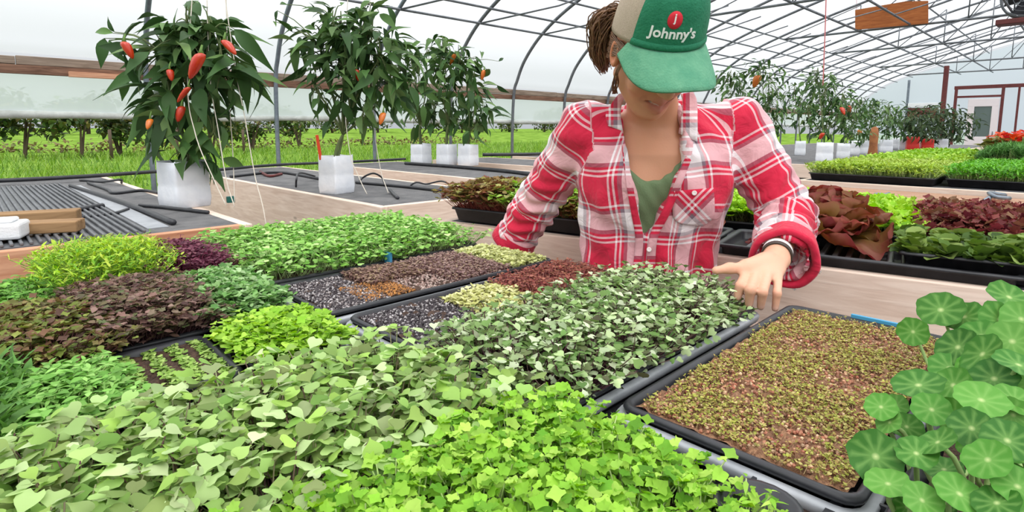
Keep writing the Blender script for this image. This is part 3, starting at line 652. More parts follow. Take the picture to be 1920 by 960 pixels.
# ================================================================== NASTURTIUM
def nleaf(seed):
    r = np.random.default_rng(seed); k = 30; V = [(0, 0, 0)]; C = [(1.0, 1.0, .82)]
    for rad in (.16, .5, .8, 1.0):
        for i in range(k):
            a = i * 2 * PI / k; lob = 1 + .035 * math.cos(a * 9 + seed) + .03 * math.sin(a * 5 + seed * 2) if rad > .7 else 1
            z = .10 * rad ** 2 + .05 * rad ** 2 * math.sin(a * 3 + seed) - .02 * (1 if rad > .9 else 0) * math.sin(a * 9)
            V.append((rad * lob * math.cos(a), rad * lob * math.sin(a), z))
            vein = (i % 3 == 0); C.append((.95, 1.0, .78) if rad < .2 else ((.62, .72, .42) if vein and rad < .95 else (0, 0, 0)))
    F3 = [[0, 1 + i, 1 + (i + 1) % k] for i in range(k)]; F4 = []
    for q in range(3):
        for i in range(k): F4.append([1 + q * k + i, 1 + (q + 1) * k + i, 1 + (q + 1) * k + (i + 1) % k, 1 + q * k + (i + 1) % k])
    return np.array(V), np.array(F3), np.array(F4), np.array(C)
NLS = [nleaf(s) for s in range(5)]
nl_list = [(1764, 581, 38, .905), (1808, 594, 34, .90), (1892, 557, 36, .93), (1875, 600, 36, .92), (1915, 598, 34, .925), (1840, 630, 36, .915), (1796, 651, 38, .90), (1842, 664, 42, .91), (1898, 640, 40, .92), (1910, 684, 40, .92),
           (1722, 722, 44, .90), (1747, 768, 34, .895), (1652, 763, 28, .885), (1668, 792, 26, .875), (1840, 750, 44, .92), (1902, 750, 34, .92), (1900, 778, 32, .91), (1758, 829, 37, .895), (1642, 856, 48, .875), (1718, 850, 36, .885), (1822, 803, 38, .905), (1852, 862, 42, .905), (1889, 826, 42, .91),
           (1665, 907, 40, .865), (1729, 938, 36, .87), (1799, 926, 44, .88), (1869, 943, 42, .885), (1908, 912, 42, .895), (1787, 722, 36, .885), (1864, 710, 40, .90), (1712, 622, 26, .885), (1780, 690, 34, .88), (1830, 700, 36, .885), (1700, 800, 28, .865), (1790, 780, 34, .875), (1880, 880, 36, .88), (1770, 880, 34, .865), (1680, 760, 22, .87), (1915, 850, 34, .89), (1830, 840, 32, .88), (1930, 720, 36, .90), (1935, 950, 40, .87), (1895, 720, 30, .89), (1700, 950, 30, .85), (1760, 970, 40, .85), (1940, 640, 36, .91)]
NP = np.array([.60, .0, TOPZ])
t = thing('nasturtium', 'nasturtium with round bright green leaves spilling beside the brown tray', 'plant', NP)
mb = MB(); mb.addp(*tray_mesh(-.24, .30, -.20, .098, .052, .052)); mb.build('tray', M['blackplastic'], t)
mb = MB(); mb.add(*soil_mesh(-.22, .28, -.18, .08, .042)); mb.build('soil', M['soil'], t)
ml = MB(); ms = MB(); camv = np.array([0, 0, CAMZ])
for i, (px, py, rp, z) in enumerate(nl_list):
    p = at(px, py, z); depth = p[0] * SA + p[1] * CA; rad = rp / FPX * depth * 1.05
    nrm = (camv - p) / np.linalg.norm(camv - p) * .75 + np.array([-.1, .05, .8]) + rng.normal(0, .42, 3); nrm /= np.linalg.norm(nrm)
    X = np.cross(nrm, rng.normal(size=3)); X /= np.linalg.norm(X); Yv = np.cross(nrm, X); R = np.stack([X, Yv, nrm], -1)
    V, F3, F4, C = NLS[i % 5]; b = palette([(58, 116, 36), (78, 138, 48), (46, 100, 32), (98, 156, 64)], 1, .05)[0]
    W = (V * rad) @ R.T + (p - NP); cc = np.where(C.sum(1, keepdims=True) > 0, lin((136, 180, 96)) * .4 + b * .6, b); cc[0] = lin((190, 208, 140)); s0 = ml.n
    ml.add(W, F3, cc); ml.L.append((F4 + s0).ravel()); ml.T.append(np.full(len(F4), 4)); ml.M.append(np.zeros(len(F4), int))
    base = np.array([p[0] * .75 + .25 * NP[0] + .02 + rng.normal(0, .03), min(p[1] * .7 + rng.normal(0, .02), .07), TOPZ + .04]) - NP
    end = p - NP - nrm * .004; ms.addp(*tube(spline([base, base * .5 + end * .5 + [0, 0, -.015] - nrm * .03, end - nrm * .02, end], 9), .0022, 6, False), col=lin((150, 180, 110)))
ml.build('foliage', M['leaf_thick'], t); ms.build('leaf_stalks', M['stemmat'], t)

# ================================================================== BACK BENCH PLANTS
def bbtray(label, x0, x1, y0, y1, rim=RIM + .045, **kw):
    c = bb((x0 + x1) / 2, (y0 + y1) / 2); return tray(label, c[0], c[1], x1 - x0, y1 - y0, rim=rim, rz=BB_R, **kw)
REDG = [(112, 96, 62), (140, 112, 70), (150, 150, 78), (120, 70, 58), (150, 96, 70), (166, 168, 92)]
t = bbtray('black tray of bushy red and green seedlings at the left end of the plank bench', .012, .285, -.64, -.02, h=.05)
greens(t, .273, .62, 1500, (.05, .10), .026, [T_OVATE, T_FRILL], REDG, [(176, 90, 84), (190, 120, 100)], pair=3, rect=(-.12, .12, .05, .30), part='red_seedlings', label='red and olive seedlings')
greens(t, .273, .62, 900, (.05, .10), .026, [T_FRILL, T_OVATE], [(140, 184, 70), (164, 200, 92), (118, 160, 60)], LIMEST, pair=3, rect=(-.12, .12, -.16, .05), part='green_seedlings', label='yellow green seedlings')
greens(t, .273, .62, 500, (.04, .08), .026, [T_OVATE, T_FRILL], REDG, [(206, 180, 110), (190, 120, 100)], pair=3, rect=(-.12, .12, -.30, -.16), part='red_seedlings', label='red and olive seedlings')
# ribbed black carrier trays
def ribtray(label, x0, x1, y0, y1, z=RIM - .011):
    c = bb((x0 + x1) / 2, (y0 + y1) / 2); hx, hy = (x1 - x0) / 2, (y1 - y0) / 2
    t = thing('ribbed_tray', label, 'tray', (c[0], c[1], z), BB_R)
    mb = MB(); mb.addp(*tray_mesh(-hx, hx, -hy, hy, .03, .03, lip=.014, taper=.004)); mb.build('tray', M['blackplastic'], t)
    mb = MB()
    k = int((2 * hy - .05) / .030)
    for i in range(k): y = -hy + .035 + i * .030; mb.addp(*bbox(-hx + .03, hx - .03, y - .007, y + .007, .003, .018, .004))
    mb.build('ribs', M['ribplastic'], t, smooth=False)
    return t
ribtray('ribbed black tray under the big red lettuce, beside the romaine', .012, .30, -1.63, -.98)
ribtray('ribbed black tray right behind the forearm', .012, .30, -.97, -.655)
# big red lettuce
def lettuce(label, c, rad, h, n, cols, seed, name='lettuce', z=RIM + .02, size=.11, group=None):
    t = thing(name, label, 'lettuce', (c[0], c[1], z), 0, group); mb = MB()
    r = np.random.default_rng(seed)
    for i in range(n):
        lv = i / n; a = i * 2.399 + r.normal(0, .15); el = lerp(.15, 1.35, lv) + r.normal(0, .08); L = size * lerp(1.15, .8, lv) * r.uniform(.85, 1.15); W = L * .62
        V = []; nu, nv = 14, 24
        for q in range(nu + 1):
            tt = q / nu
            for s in range(nv + 1):
                u = s / nv * 2 - 1; w = W * np.interp(tt, [0, .2, .55, .85, 1], [.22, .5, .95, 1.0, .7]); rf = .060 * L * math.sin(u * 13 + tt * 9 + i) * tt * (abs(u) + .3) + .05 * L * math.sin(u * 5 - tt * 11 + 2 * i) * tt
                yy = L * tt * (1 - .34 * u * u * tt); x = w * u; zz = .38 * L * u * u * tt + rf - .45 * L * tt * tt * (.5 - lv * .9) ; V.append((x, yy, zz))
        V = np.array(V); F = [[q * (nv + 1) + s, q * (nv + 1) + s + 1, (q + 1) * (nv + 1) + s + 1, (q + 1) * (nv + 1) + s] for q in range(nu) for s in range(nv)]
        R = rot_from(np.array([a]), np.array([el]), np.array([r.normal(0, .12)]))[0]
        base = np.array([-math.sin(a), math.cos(a), 0]) * rad * lerp(.5, .05, lv) + [0, 0, lerp(.01, .035, lv)]
        tt = np.repeat(np.linspace(0, 1, nu + 1), nv + 1)[:, None]; uu = np.abs(np.tile(np.linspace(-1, 1, nv + 1), nu + 1))[:, None]
        c1, c2, c3 = [lin(x) for x in cols]; c2 = c2 * r.uniform(.7, 1.25) + (lin((176, 110, 104)) * .35 if r.random() < .25 else 0); c1 = c1 * r.uniform(.6, 1.2); k = np.clip(tt * 1.3 - .55 + .3 * r.random((len(V), 1)) + .35 * r.normal(), 0, 1); cc = c1 * (1 - k) + c2 * k; mid = np.clip(1 - uu * 4.5, 0, 1) * (1 - tt * .7); cc = cc * (1 - mid) + c3 * mid
        mb.add(V @ R.T + base, F, cc * r.uniform(.8, 1.2))
    o = mb.build('leaves', M['leaf_soft'], t); return t
RED = [(138, 108, 54), (132, 52, 52), (180, 124, 106)]
ps = to_bb(at(1540, 464, RIM)); c = bb(ps[0] + .02, ps[1]); lettuce('big red lettuce right of the forearm', c, .085, .2, 44, RED, 3, size=.130)
c = bb(.19, -.80); lettuce('red lettuce partly hidden behind the forearm', c, .08, .17, 36, RED, 5, size=.115)
# romaine tray
ROM = [(86, 116, 48), (112, 140, 62), (66, 92, 40), (140, 162, 88), (98, 126, 52)]
t = bbtray('black tray of dark green baby romaine by the nasturtium', .03, .30, -2.12, -1.40, h=.05)
mb = MB(); xs = np.linspace(-.10, .10, 5); ys = np.linspace(-.33, .33, 12)
T_ROM = leaf(1.0, .46, prof_of([(0, .2), (.3, .6), (.65, 1), (.88, .85), (1, .35)]), nl=7, fold=.55, curl=.35, wave=.03)
for x in xs:
    for y in ys:
        k = 22; yaw = rng.random(k) * 2 * PI; p = np.c_[x + rng.normal(0, .008, k), y + rng.normal(0, .008, k), np.full(k, .04)]
        scatter(mb, T_ROM, p, rot_from(yaw, rng.uniform(.25, 1.5, k), rng.normal(0, .25, k)), rng.uniform(.030, .052, k), palette(ROM, k))
mb.build('sprouts', M['leaf'], t, kind='stuff')
ps = to_bb(at(1668, 428, RIM + .03)); x0 = .50
t = bbtray('tray of bright lime lettuce seedlings behind the big red lettuce', .42, .95, -1.42, -.82, h=.032, rim=RIM + .021)
greens(t, .53, .60, 2600, (.035, .068), .028, [T_FRILL, T_FRILL3], [(150, 200, 50), (176, 218, 74), (128, 182, 42), (190, 224, 100)], LIMEST, pair=3, pitch=(-.1, .9), zs=.022)
t = bbtray('tray of dark green lettuce seedlings just left of the bright lime ones', .42, .95, -.80, -.40, h=.032, rim=RIM + .021)
greens(t, .53, .40, 900, (.035, .07), .03, [T_FRILL, T_OVATE], [(110, 160, 60), (140, 184, 76), (92, 136, 56)], LIMEST, pair=3, pitch=(-.1, .9), zs=.022)
t = bbtray('tray of dark red lettuce seedlings behind the romaine', .42, .95, -2.2, -1.46, h=.032, rim=RIM + .021)
greens(t, .53, .74, 3000, (.035, .066), .028, [T_FRILL, T_FRILL2], [(120, 56, 56), (142, 76, 70), (98, 44, 48), (132, 100, 74)], [(150, 80, 80)], pair=3, pitch=(-.1, .9), zs=.022)
# yellow green trays on the far bench
far = [('long tray of yellow green shoots at the front of the far bench', 4.34, 4.74, .65, 1.40, [(160, 188, 70), (180, 204, 96), (140, 172, 62)], T_LANCE, .03, 2200),
       ('tray of deep green shoots at the front right of the far bench', 4.42, 5.8, -.35, .62, [(96, 164, 52), (124, 188, 70), (80, 140, 46)], T_LANCE, .035, 6500),
       ('second row tray of yellow green shoots on the far bench', 4.78, 5.4, .68, 1.40, [(164, 190, 84), (184, 204, 108), (150, 172, 78)], T_LANCE, .03, 2400),
       ('third row tray of light green shoots on the far bench', 5.45, 6.5, .75, 1.40, [(156, 192, 72), (176, 206, 92), (134, 176, 60)], T_OVATE, .035, 2600),
       ('back tray of fresh green shoots behind the third row on the far bench', 6.6, 8.3, .85, 1.40, [(140, 186, 62), (166, 204, 86), (120, 166, 56)], T_OVATE, .04, 2400)]
for lb, x0, x1, y0, y1, cols, tm, sz, nn in far:
    t = tray(lb, (x0 + x1) / 2, (y0 + y1) / 2, x1 - x0, y1 - y0, rim=.845, h=.05); greens(t, x1 - x0, y1 - y0, nn, (.03, .075), sz, [tm], cols, LIMEST, pair=3, pitch=(.1, 1.2), stem_r=.0014)
p = at(1842, 318, .84)
t = thing('herb_pack', 'dark green feathery herb mound on the far bench', 'herb pack', (6.45, .46, .79))
mb = MB(); mb.addp(*tray_mesh(-.40, .40, -.18, .18, .05, .05)); mb.build('tray', M['blackplastic'], t)
mb = MB(); xy = rect_pts(2600, -.38, .38, -.16, .16); sprouts(mb, xy, .04, (.10 + .07 * rng.random(2600)) * np.clip(1.1 - np.abs(xy[:, 1]) * 3.0, .3, 1), .06, [T_NEEDLE], [(84, 132, 66), (104, 152, 80), (70, 112, 58)], LIMEST, pair=3, pitch=(.3, 1.3)); mb.build('foliage', [M['leaf'], M['stemmat']], t)
t = thing('flower_pack', 'long pack of orange red flowers near the end wall door', 'flower pack', (8.3, .25, .79))
mb = MB(); mb.addp(*tray_mesh(-.9, .9, -.5, .5, .05, .05)); mb.build('tray', M['blackplastic'], t)
mb = MB(); xy = rect_pts(1500, -.85, .85, -.47, .47); sprouts(mb, xy, .04, .10 + .10 * rng.random(1500), .09, [T_OVATE, T_FRILL], [(120, 128, 66), (142, 110, 66), (100, 120, 60), (150, 96, 60)], LIMEST, pair=3); xy = rect_pts(160, -.85, .85, -.47, .47); sprouts(mb, xy, .10, .12 + .10 * rng.random(160), .06, [T_FRILL], [(222, 92, 60), (226, 120, 78), (206, 66, 54)], LIMEST, pair=4, stems=0); mb.build('flowering_foliage', [M['leaf'], M['stemmat']], t)
# ================================================================== PEPPER PLANTS
T_PEP = leaf(1.0, .215, prof_of([(0, .06), (.12, .5), (.35, 1), (.6, .8), (.85, .3), (1, .02)]), nl=7, fold=.32, curl=.42, wave=.006)
T_PEP2 = leaf(1.0, .185, prof_of([(0, .06), (.12, .5), (.35, 1), (.6, .8), (.85, .3), (1, .02)]), nl=7, fold=.5, curl=.75, wave=.008)
PEPC = [(58, 90, 46), (74, 108, 56), (44, 72, 36), (92, 126, 66), (64, 98, 50), (112, 140, 84), (52, 80, 44)]
PEPD = [(48, 70, 42), (62, 86, 50), (38, 58, 36), (78, 98, 60)]
def grow_bag(t, w, h, mm='bag', seed=0, slots=True):
    w = w * .78
    r = np.random.default_rng(seed); R = []
    for z, s in ((0, .94), (.004, .98), (h * .2, 1.03), (h * .45, 1.0), (h * .5, .975), (h * .55, 1.0), (h * .8, .99), (h, .97)):
        q = rrect(-w / 2 * s, w / 2 * s, -w / 2 * s * .9, w / 2 * s * .9, z, w * .07, 4); q[:, :2] *= (1 + r.normal(0, .003, len(q)))[:, None]
        if z == h: q[:, 2] += r.normal(0, .004, len(q))
        R.append(q)
    inn = R[-1] * [.96, .96, 1]; inn2 = inn.copy(); inn2[:, 2] = h * .88; R += [inn, inn2]
    mb = MB(); mb.addp(*loft(R, True, True, True)); mb.build('grow_bag', M[mm], t)
    mb = MB(); q = rrect(-w * .46, w * .46, -w * .42, w * .42, h * .9, w * .12, 4); mb.addp(q, [list(range(len(q)))]); mb.build('soil', M['soil'], t)
def pepper_fruit(t, p, L, r, m='pepper', tilt=None):
    tilt = rng.normal(0, .3, 2) if tilt is None else tilt
    k = 10; a = np.arange(k) * 2 * PI / k; R = []
    for s, q in ((0, .35), (.06, .8), (.2, 1), (.5, .92), (.8, .62), (.95, .3), (1, .08)):
        rr = r * q * (1 + .08 * np.cos(a * 3)); R.append(np.c_[rr * np.cos(a) + tilt[0] * L * s, rr * np.sin(a) + tilt[1] * L * s, np.full(k, -L * s)])
    o = MB(); o.addp(*loft(R, True, True, True)); f = o.build('pepper', M[m], t, loc=p)
    c = MB(); c.addp(*tube([(0, 0, -.004), (0, 0, .012), (.006, 0, .03)], [r * .5, r * .22, r * .16], 8), col=lin((96, 128, 60))); c.build('calyx', M['stemmat'], f)
def pepper_plant(label, bx, by, d, wbag, hbag, blobs, size, base_z=.815, cols=PEPC, fruits=(), extra=(), group=None, stem_px=None, bagm='bag', dz=.55, fruitm='pepper', rz=.3, name='pepper_plant'):
    """blobs: (px, py, rx_px, ry_px, n) measured at distance d; extra: single leaves (px, py, dx, dy, px_length)"""
    B = at_depth(bx, by, d); B[2] = base_z; t = thing(name, label, 'pepper plant', B, rz, group); sc = d / FPX
    iM = np.array([[math.cos(rz), math.sin(rz), 0], [-math.sin(rz), math.cos(rz), 0], [0, 0, 1.]])
    def loc(p): return iM @ (p - B)
    Rt = rf2w(1, 0, 0); Fw = rf2w(0, 1, 0); Up = np.array([0, 0, 1.])
    grow_bag(t, wbag, hbag, bagm, int(bx))
    ms = MB(); ml = MB(); sc_ = lin((104, 118, 74)); ctrs = []
    top0 = np.array([0, 0, hbag * .88]); mean = np.mean([[b[0], b[1]] for b in blobs], 0); fork = loc(at_depth(lerp(bx, mean[0], .4), lerp(by, max(b[1] for b in blobs), .75), d)); fork[2] = max(fork[2], hbag * 1.25)
    for s in (-1, 1): ms.addp(*tube(spline([top0 + [s * .008, 0, 0], (top0 + fork) / 2 + [s * .012, .005, 0], fork], 6), [.009, .008, .008, .007, .007, .006], 7), col=sc_)
    P, Dr, Ln = [], [], []
    for k, (px, py, rx, ry, n) in enumerate(blobs):
        n = int(n * (1.45 if d < 5.8 else 2.8))
        dd = rng.normal(0, dz * rx * sc * .5); c = at_depth(px, py, d + dd); rad = np.array([rx * sc, ry * sc]); cl = loc(c)
        mid = (fork + cl) / 2 + rng.normal(0, .02, 3); ms.addp(*tube(spline([fork, mid, cl, cl + [0, 0, ry * sc * .7]], 9), np.linspace(.007, .003, 9), 6), col=sc_)
        v = rng.normal(size=(n, 3)); v /= np.linalg.norm(v, axis=1)[:, None]; rr = rng.random(n) ** .5
        off = v * rr[:, None]; p = c + off[:, :1] * rad[0] * Rt + off[:, 1:2] * rad[0] * dz * 1.3 * Fw + off[:, 2:] * rad[1] * Up
        hor = off[:, :1] * Rt + off[:, 1:2] * Fw + rng.normal(0, .45, (n, 3)) * [1, 1, .1]; hor[:, 2] = 0; hor /= np.linalg.norm(hor, axis=1)[:, None] + 1e-6
        dp = rng.uniform(-1.25, .55, n) + .35 * off[:, 2]; dr = hor * np.cos(dp)[:, None] + Up * np.sin(dp)[:, None]
        P.append(p); Dr.append(dr); Ln.append(size * (1 if d < 5.8 else .62) * rng.uniform(.45, 1.1, n))
        for j in range(0, n, 5):
            e = loc(p[j]); a_ = cl + [0, 0, rng.uniform(-.5, .7) * ry * sc]; ms.addp(*tube(spline([a_, (a_ + e) / 2 + [0, 0, .02], e], 4), [.0035, .003, .0022, .0016], 5), col=sc_)
    for px, py, dx, dy, L in extra:
        p = at_depth(px, py, d + rng.normal(0, .03)); q = at_depth(px + dx, py + dy, d + rng.normal(0, .04)); v = q - p; P.append(p[None]); Dr.append((v / np.linalg.norm(v))[None]); Ln.append(np.array([L * sc]))
        e = loc(p); cc = [loc(at_depth(b[0], b[1], d)) for b in blobs]; b0 = min(cc, key=lambda c: np.linalg.norm(c - e)); ms.addp(*tube(spline([b0, (b0 + e) / 2 + [0, 0, .03], e], 6), [.004, .0035, .003, .0025, .002, .0016], 5), col=sc_)
    P, Dr, Ln = np.vstack(P), np.vstack(Dr), np.concatenate(Ln); n = len(P)
    Zn = np.array([0, 0, 1.]) + rng.normal(0, .45, (n, 3)) - .25 * Fw; X = np.cross(Dr, Zn); X /= np.linalg.norm(X, axis=1)[:, None]; Zz = np.cross(X, Dr); R = iM @ np.stack([X, Dr, Zz], -1)
    C = palette(cols, n, .05); Pl = (P - B) @ iM.T; h = rng.random(n) < .5
    scatter(ml, T_PEP, Pl[h], R[h], Ln[h], C[h]); scatter(ml, T_PEP2, Pl[~h], R[~h], Ln[~h], C[~h])
    ms.build('stem', M['stemmat'], t); ml.build('foliage', M['leaf_thick'], t)
    for px, py, w_, h_, m in fruits: pepper_fruit(t, loc(at_depth(px, py - h_ / 2, d - rng.uniform(.10, .2) - (.1 if h_ > 40 else 0))), h_ * sc, w_ * sc / 2, m)
    return t
pepper_plant('large pepper plant with orange red peppers in the leftmost white bag', 348, 385, 2.44, .20, .20,
    [(355, 105, 85, 62, 62), (415, 130, 60, 70, 36), (325, 190, 62, 75, 44), (310, 105, 55, 55, 22), (350, 50, 70, 34, 26), (400, 250, 26, 55, 8), (345, 270, 40, 50, 16), (395, 60, 45, 40, 14)], .155,
    fruits=[(377, 120, 20, 41, 'pepper'), (421, 88, 17, 26, 'pepper'), (233, 92, 16, 28, 'pepper'), (341, 213, 15, 28, 'pepper'), (354, 176, 12, 26, 'pepper'), (318, 140, 12, 20, 'pepper'), (282, 232, 11, 18, 'pepperor')],
    extra=[(215, 60, -12, -14, 28), (212, 62, -40, -10, 40), (196, 72, -6, 30, 52), (232, 142, 2, 35, 44), (268, 190, -6, 30, 60), (205, 75, 6, 30, 50), (440, 55, 45, 45, 78), (445, 118, 22, 45, 75), (430, 165, 18, 35, 55), (372, 295, 4, 30, 45), (392, 300, 14, 20, 40), (262, 195, 4, 30, 70), (365, 5, 5, -20, 25), (350, 12, -12, -14, 24), (382, 16, 8, -14, 24), (435, 170, 8, 30, 50), (385, 215, 20, 40, 60), (270, 250, 12, 22, 50), (300, 265, -14, 26, 60)], dz=.6)
pepper_plant('bushy pepper plant in the lone white bag with an orange stake', 632, 360, 2.97, .178, .20,
    [(650, 105, 70, 62, 62), (600, 90, 48, 52, 30), (710, 110, 56, 66, 48), (690, 60, 60, 40, 30), (640, 50, 50, 40, 20), (730, 160, 40, 55, 24), (650, 165, 55, 40, 20), (590, 165, 24, 40, 7), (680, 215, 26, 22, 7), (625, 40, 40, 28, 12), (700, 20, 40, 22, 10)], .135,
    fruits=[(719, 222, 12, 22, 'pepperor'), (668, 140, 10, 20, 'pepper')],
    extra=[(520, 20, -8, 16, 18), (512, 40, 12, 6, 16), (525, 8, 6, -12, 18), (548, 60, -10, -14, 30), (560, 70, 8, 30, 34), (600, 185, 10, 22, 40), (612, 190, -6, 26, 32), (585, 205, 14, 14, 28), (622, 225, -18, 18, 40), (590, 20, -4, -14, 18), (640, 10, 4, -14, 20)], dz=.6)
p3c = [(790, 303, 5.37, [(785, 165, 45, 60, 40), (800, 100, 40, 35, 20), (775, 210, 32, 30, 14), (815, 200, 30, 40, 16), (757, 150, 28, 45, 22), (770, 110, 26, 30, 12)], 'pepper plant in the left bag of the three bag cluster'),
       (838, 306, 5.3, [(835, 140, 48, 60, 46), (845, 210, 36, 45, 24), (830, 90, 34, 30, 16), (860, 120, 40, 40, 22)], 'pepper plant in the middle bag of the three bag cluster'),
       (878, 308, 5.25, [(890, 170, 44, 52, 40), (875, 120, 36, 34, 18), (905, 215, 24, 36, 14), (880, 225, 24, 30, 12)], 'pepper plant in the right bag of the three bag cluster')]
for i, (bx, by, d, bl, lb) in enumerate(p3c):
    pepper_plant(lb, bx, by, d, .20, .20, bl, .165, fruits=[(bl[0][0] + 18, bl[0][1] - 30, 9, 18, 'pepperor')] if i else [], dz=.8, extra=[(bl[0][0] + 42, bl[0][1] - 10, 26, 26, 26), (bl[0][0] + 45, bl[0][1] - 55, 12, -10, 16)] if i == 2 else [])
rp = [(1545, 299, 6.15, .235, .22, [(1545, 190, 46, 52, 70), (1532, 148, 28, 30, 26), (1578, 205, 36, 46, 44), (1515, 215, 22, 28, 18), (1550, 240, 34, 22, 20)], .155, PEPC, 'tall pepper plant in the largest white bag right of the person', 'bag', [(1578, 208, 8, 14, 'pepper'), (1543, 255, 8, 12, 'pepper')]),
      (1440, 280, 9.4, .19, .17, [(1440, 180, 46, 62, 80), (1425, 130, 32, 24, 22), (1455, 220, 26, 34, 24)], .21, PEPC, 'pepper plant with one bright orange pepper just right of the red shoulder', 'bag', [(1422, 152, 14, 22, 'pepperor')]),
      (1390, 283, 9.2, .19, .17, [(1385, 190, 46, 60, 80), (1370, 150, 30, 26, 24), (1400, 235, 28, 36, 24)], .21, PEPC, 'pepper plant half hidden behind the red shoulder', 'bag', []),
      (1500, 288, 7.9, .19, .20, [(1500, 205, 20, 34, 22), (1490, 170, 18, 18, 10)], .16, PEPC, 'thin pepper plant in a small white bag left of the largest one', 'bag', []),
      (1580, 296, 7.0, .2, .19, [(1605, 215, 34, 40, 46), (1598, 250, 30, 22, 20)], .16, PEPC, 'pepper plant in a bag tucked behind the largest right bag', 'bag', [(1592, 205, 8, 14, 'pepper')]),
      (1622, 288, 8.4, .22, .2, [(1635, 215, 38, 36, 56), (1625, 250, 30, 20, 22)], .17, PEPC, 'pepper plant just left of the brown stake', 'bag', [(1612, 250, 8, 14, 'pepperor')]),
      (1660, 287, 9.0, .24, .2, [(1665, 215, 30, 30, 44), (1670, 240, 24, 24, 20)], .17, PEPC, 'pepper plant just right of the brown stake', 'bag', []),
      (1710, 282, 9.6, .25, .24, [(1710, 228, 42, 32, 90), (1725, 245, 34, 22, 36)], .19, PEPD, 'dark pepper plant in the left red pot', 'redpot', []),
      (1737, 283, 9.8, .25, .20, [(1755, 225, 36, 34, 80), (1740, 250, 30, 18, 24)], .19, PEPD, 'dark pepper plant in the right red pot', 'redpot', []),
      (1765, 285, 10.0, .22, .2, [(1790, 232, 40, 34, 90), (1780, 255, 34, 18, 26)], .19, PEPD, 'dark pepper plant in front of the end wall door', 'bag', [])]
M['redpot'] = mat('red_pot', (214, 52, 44), .4)
for bx, by, d, wb, hb, bl, sz, cols, lb, bm, fr in rp:
    pepper_plant(lb, bx, by, d, wb, hb, bl, sz, base_z=.79, cols=cols, fruits=fr, bagm=bm, dz=.9)
# empty white bags in the far row
for i, (px, py, d) in enumerate(((1600, 290, 8.0), (1680, 286, 10.4), (1693, 287, 9.9))):
    B = at_depth(px, py, d); B[2] = .79; t = thing('planted_bag', ['small white grow bag left of the brown stake', 'small white grow bag between brown stake and red pots, further back', 'small white grow bag touching the left red pot'][i], 'grow bag', B, .3); grow_bag(t, .2, .2, 'bag', i)
B = at_depth(1636, 291, 7.6); B[2] = .79
mb = MB(); mb.addp(*loft([np.c_[r * np.cos(a), r * np.sin(a) * .8, np.full(20, z)] for r, z in ((.07, 0), (.075, .02), (.06, .15), (.065, .3), (.05, .38), (.02, .40))], True, True, True)); tagged(mb.build('wooden_stake', mat('rusty_brown_wood', (172, 112, 68), .8, rgb2=(134, 84, 52), vscale=12), loc=B), 'stout rusty brown wooden stake among the white bags', 'stake')
# orange stake, black dripper in the lone bag
B = at_depth(600, 289, 2.93)
mb = MB(); mb.addp(*bbox(-.008, .008, -.003, .003, -.03, .10, .002)); o = mb.build('orange_stake', M['orangeplastic'], loc=(B[0], B[1], B[2] + .0), smooth=False); o.rotation_euler = (0, -.12, -.7); tagged(o, 'orange plastic plant stake standing in the lone white bag', 'stake')
# twine strings
def string(label, pts, m='twine', r=.0022, group=None):
    P = spline([at_depth(*q) for q in pts], 24); o = MB(); o.addp(*tube(P, r, 5)); return tagged(o.build('support_string', M[m]), label, 'string', group)
string('white twine hanging right of the first pepper plant down to the mat', [(400, -160, 2.45), (440, 120, 2.42), (458, 215, 2.40), (478, 330, 2.38), (495, 398, 2.33), (512, 520, 2.30), (520, 640, 2.29), (522, 735, 2.29)])
string('white twine through the first pepper plant to a teal clip', [(385, -160, 2.5), (392, 120, 2.42), (410, 250, 2.36), (425, 340, 2.33), (440, 388, 2.30)])
string('white twine hanging from the middle of the first pepper plant past its bag', [(372, -160, 2.5), (352, 140, 2.36), (366, 250, 2.30), (398, 330, 2.28), (424, 386, 2.26)])
string('short white twine just right of the first white bag', [(420, -160, 2.52), (428, 150, 2.5), (436, 280, 2.5), (440, 380, 2.42)])
string('white twine hanging down the stem of the lone bag plant', [(660, -160, 3.0), (646, 150, 2.95), (655, 280, 2.88), (672, 330, 2.84), (688, 364, 2.80)])
string('white twine right of the lone bag plant ending on the fabric', [(690, -160, 3.2), (700, 200, 3.15), (712, 310, 3.05), (728, 362, 2.9)])
string('pink twine holding up the tall pepper plant right of the person', [(1550, -60, 6.1), (1548, 30, 6.1), (1545, 110, 6.1), (1543, 160, 6.1)], 'pinktwine', .006)
string('pink twine tied to the rusty brown hanging board', [(1604, -40, 10.2), (1606, 0, 10.3), (1606, 20, 10.4)], 'pinktwine', .012)

# ================================================================== ON THE LEFT BENCHES
BZ = .815
mb = MB(); mb.addp(*bbox(-.36, .36, -1.12, 1.12, 0, .004, .001))
for k in range(33):
    x = -.345 + k * .0215; mb.addp(*bbox(x - .0045, x + .0045, -1.12, 1.12, .0045, .014, .003))
tagged(mb.build('ribbed_mat', M['ribplastic'], loc=(.055, 3.23, BZ), smooth=False), 'ribbed dark plastic mat covering the left bench', 'mat')
mb = MB(); mb.addp(*bbox(-.032, .032, -1.0, 1.0, 0, .004, .001)); tagged(mb.build('mat_strip', M['greyplastic'], loc=(.455, 3.2, BZ), smooth=False), 'flat pale grey strip beside the ribbed mat', 'strip')
def pipe(name, label, pts, r, m='blackplastic', cat='pipe', n=30, z=BZ, group=None):
    P = spline([at(px, py, z + r + (h if h else 0)) for px, py, h in pts], n); o = MB(); o.addp(*tube(P, r, 8)); return tagged(o.build(name, M[m]), label, cat, group)
pipe('irrigation_pipe', 'straight black irrigation pipe lying beside the pale strip', [(132, 348, 0), (230, 380, 0), (325, 417, 0)], .011)
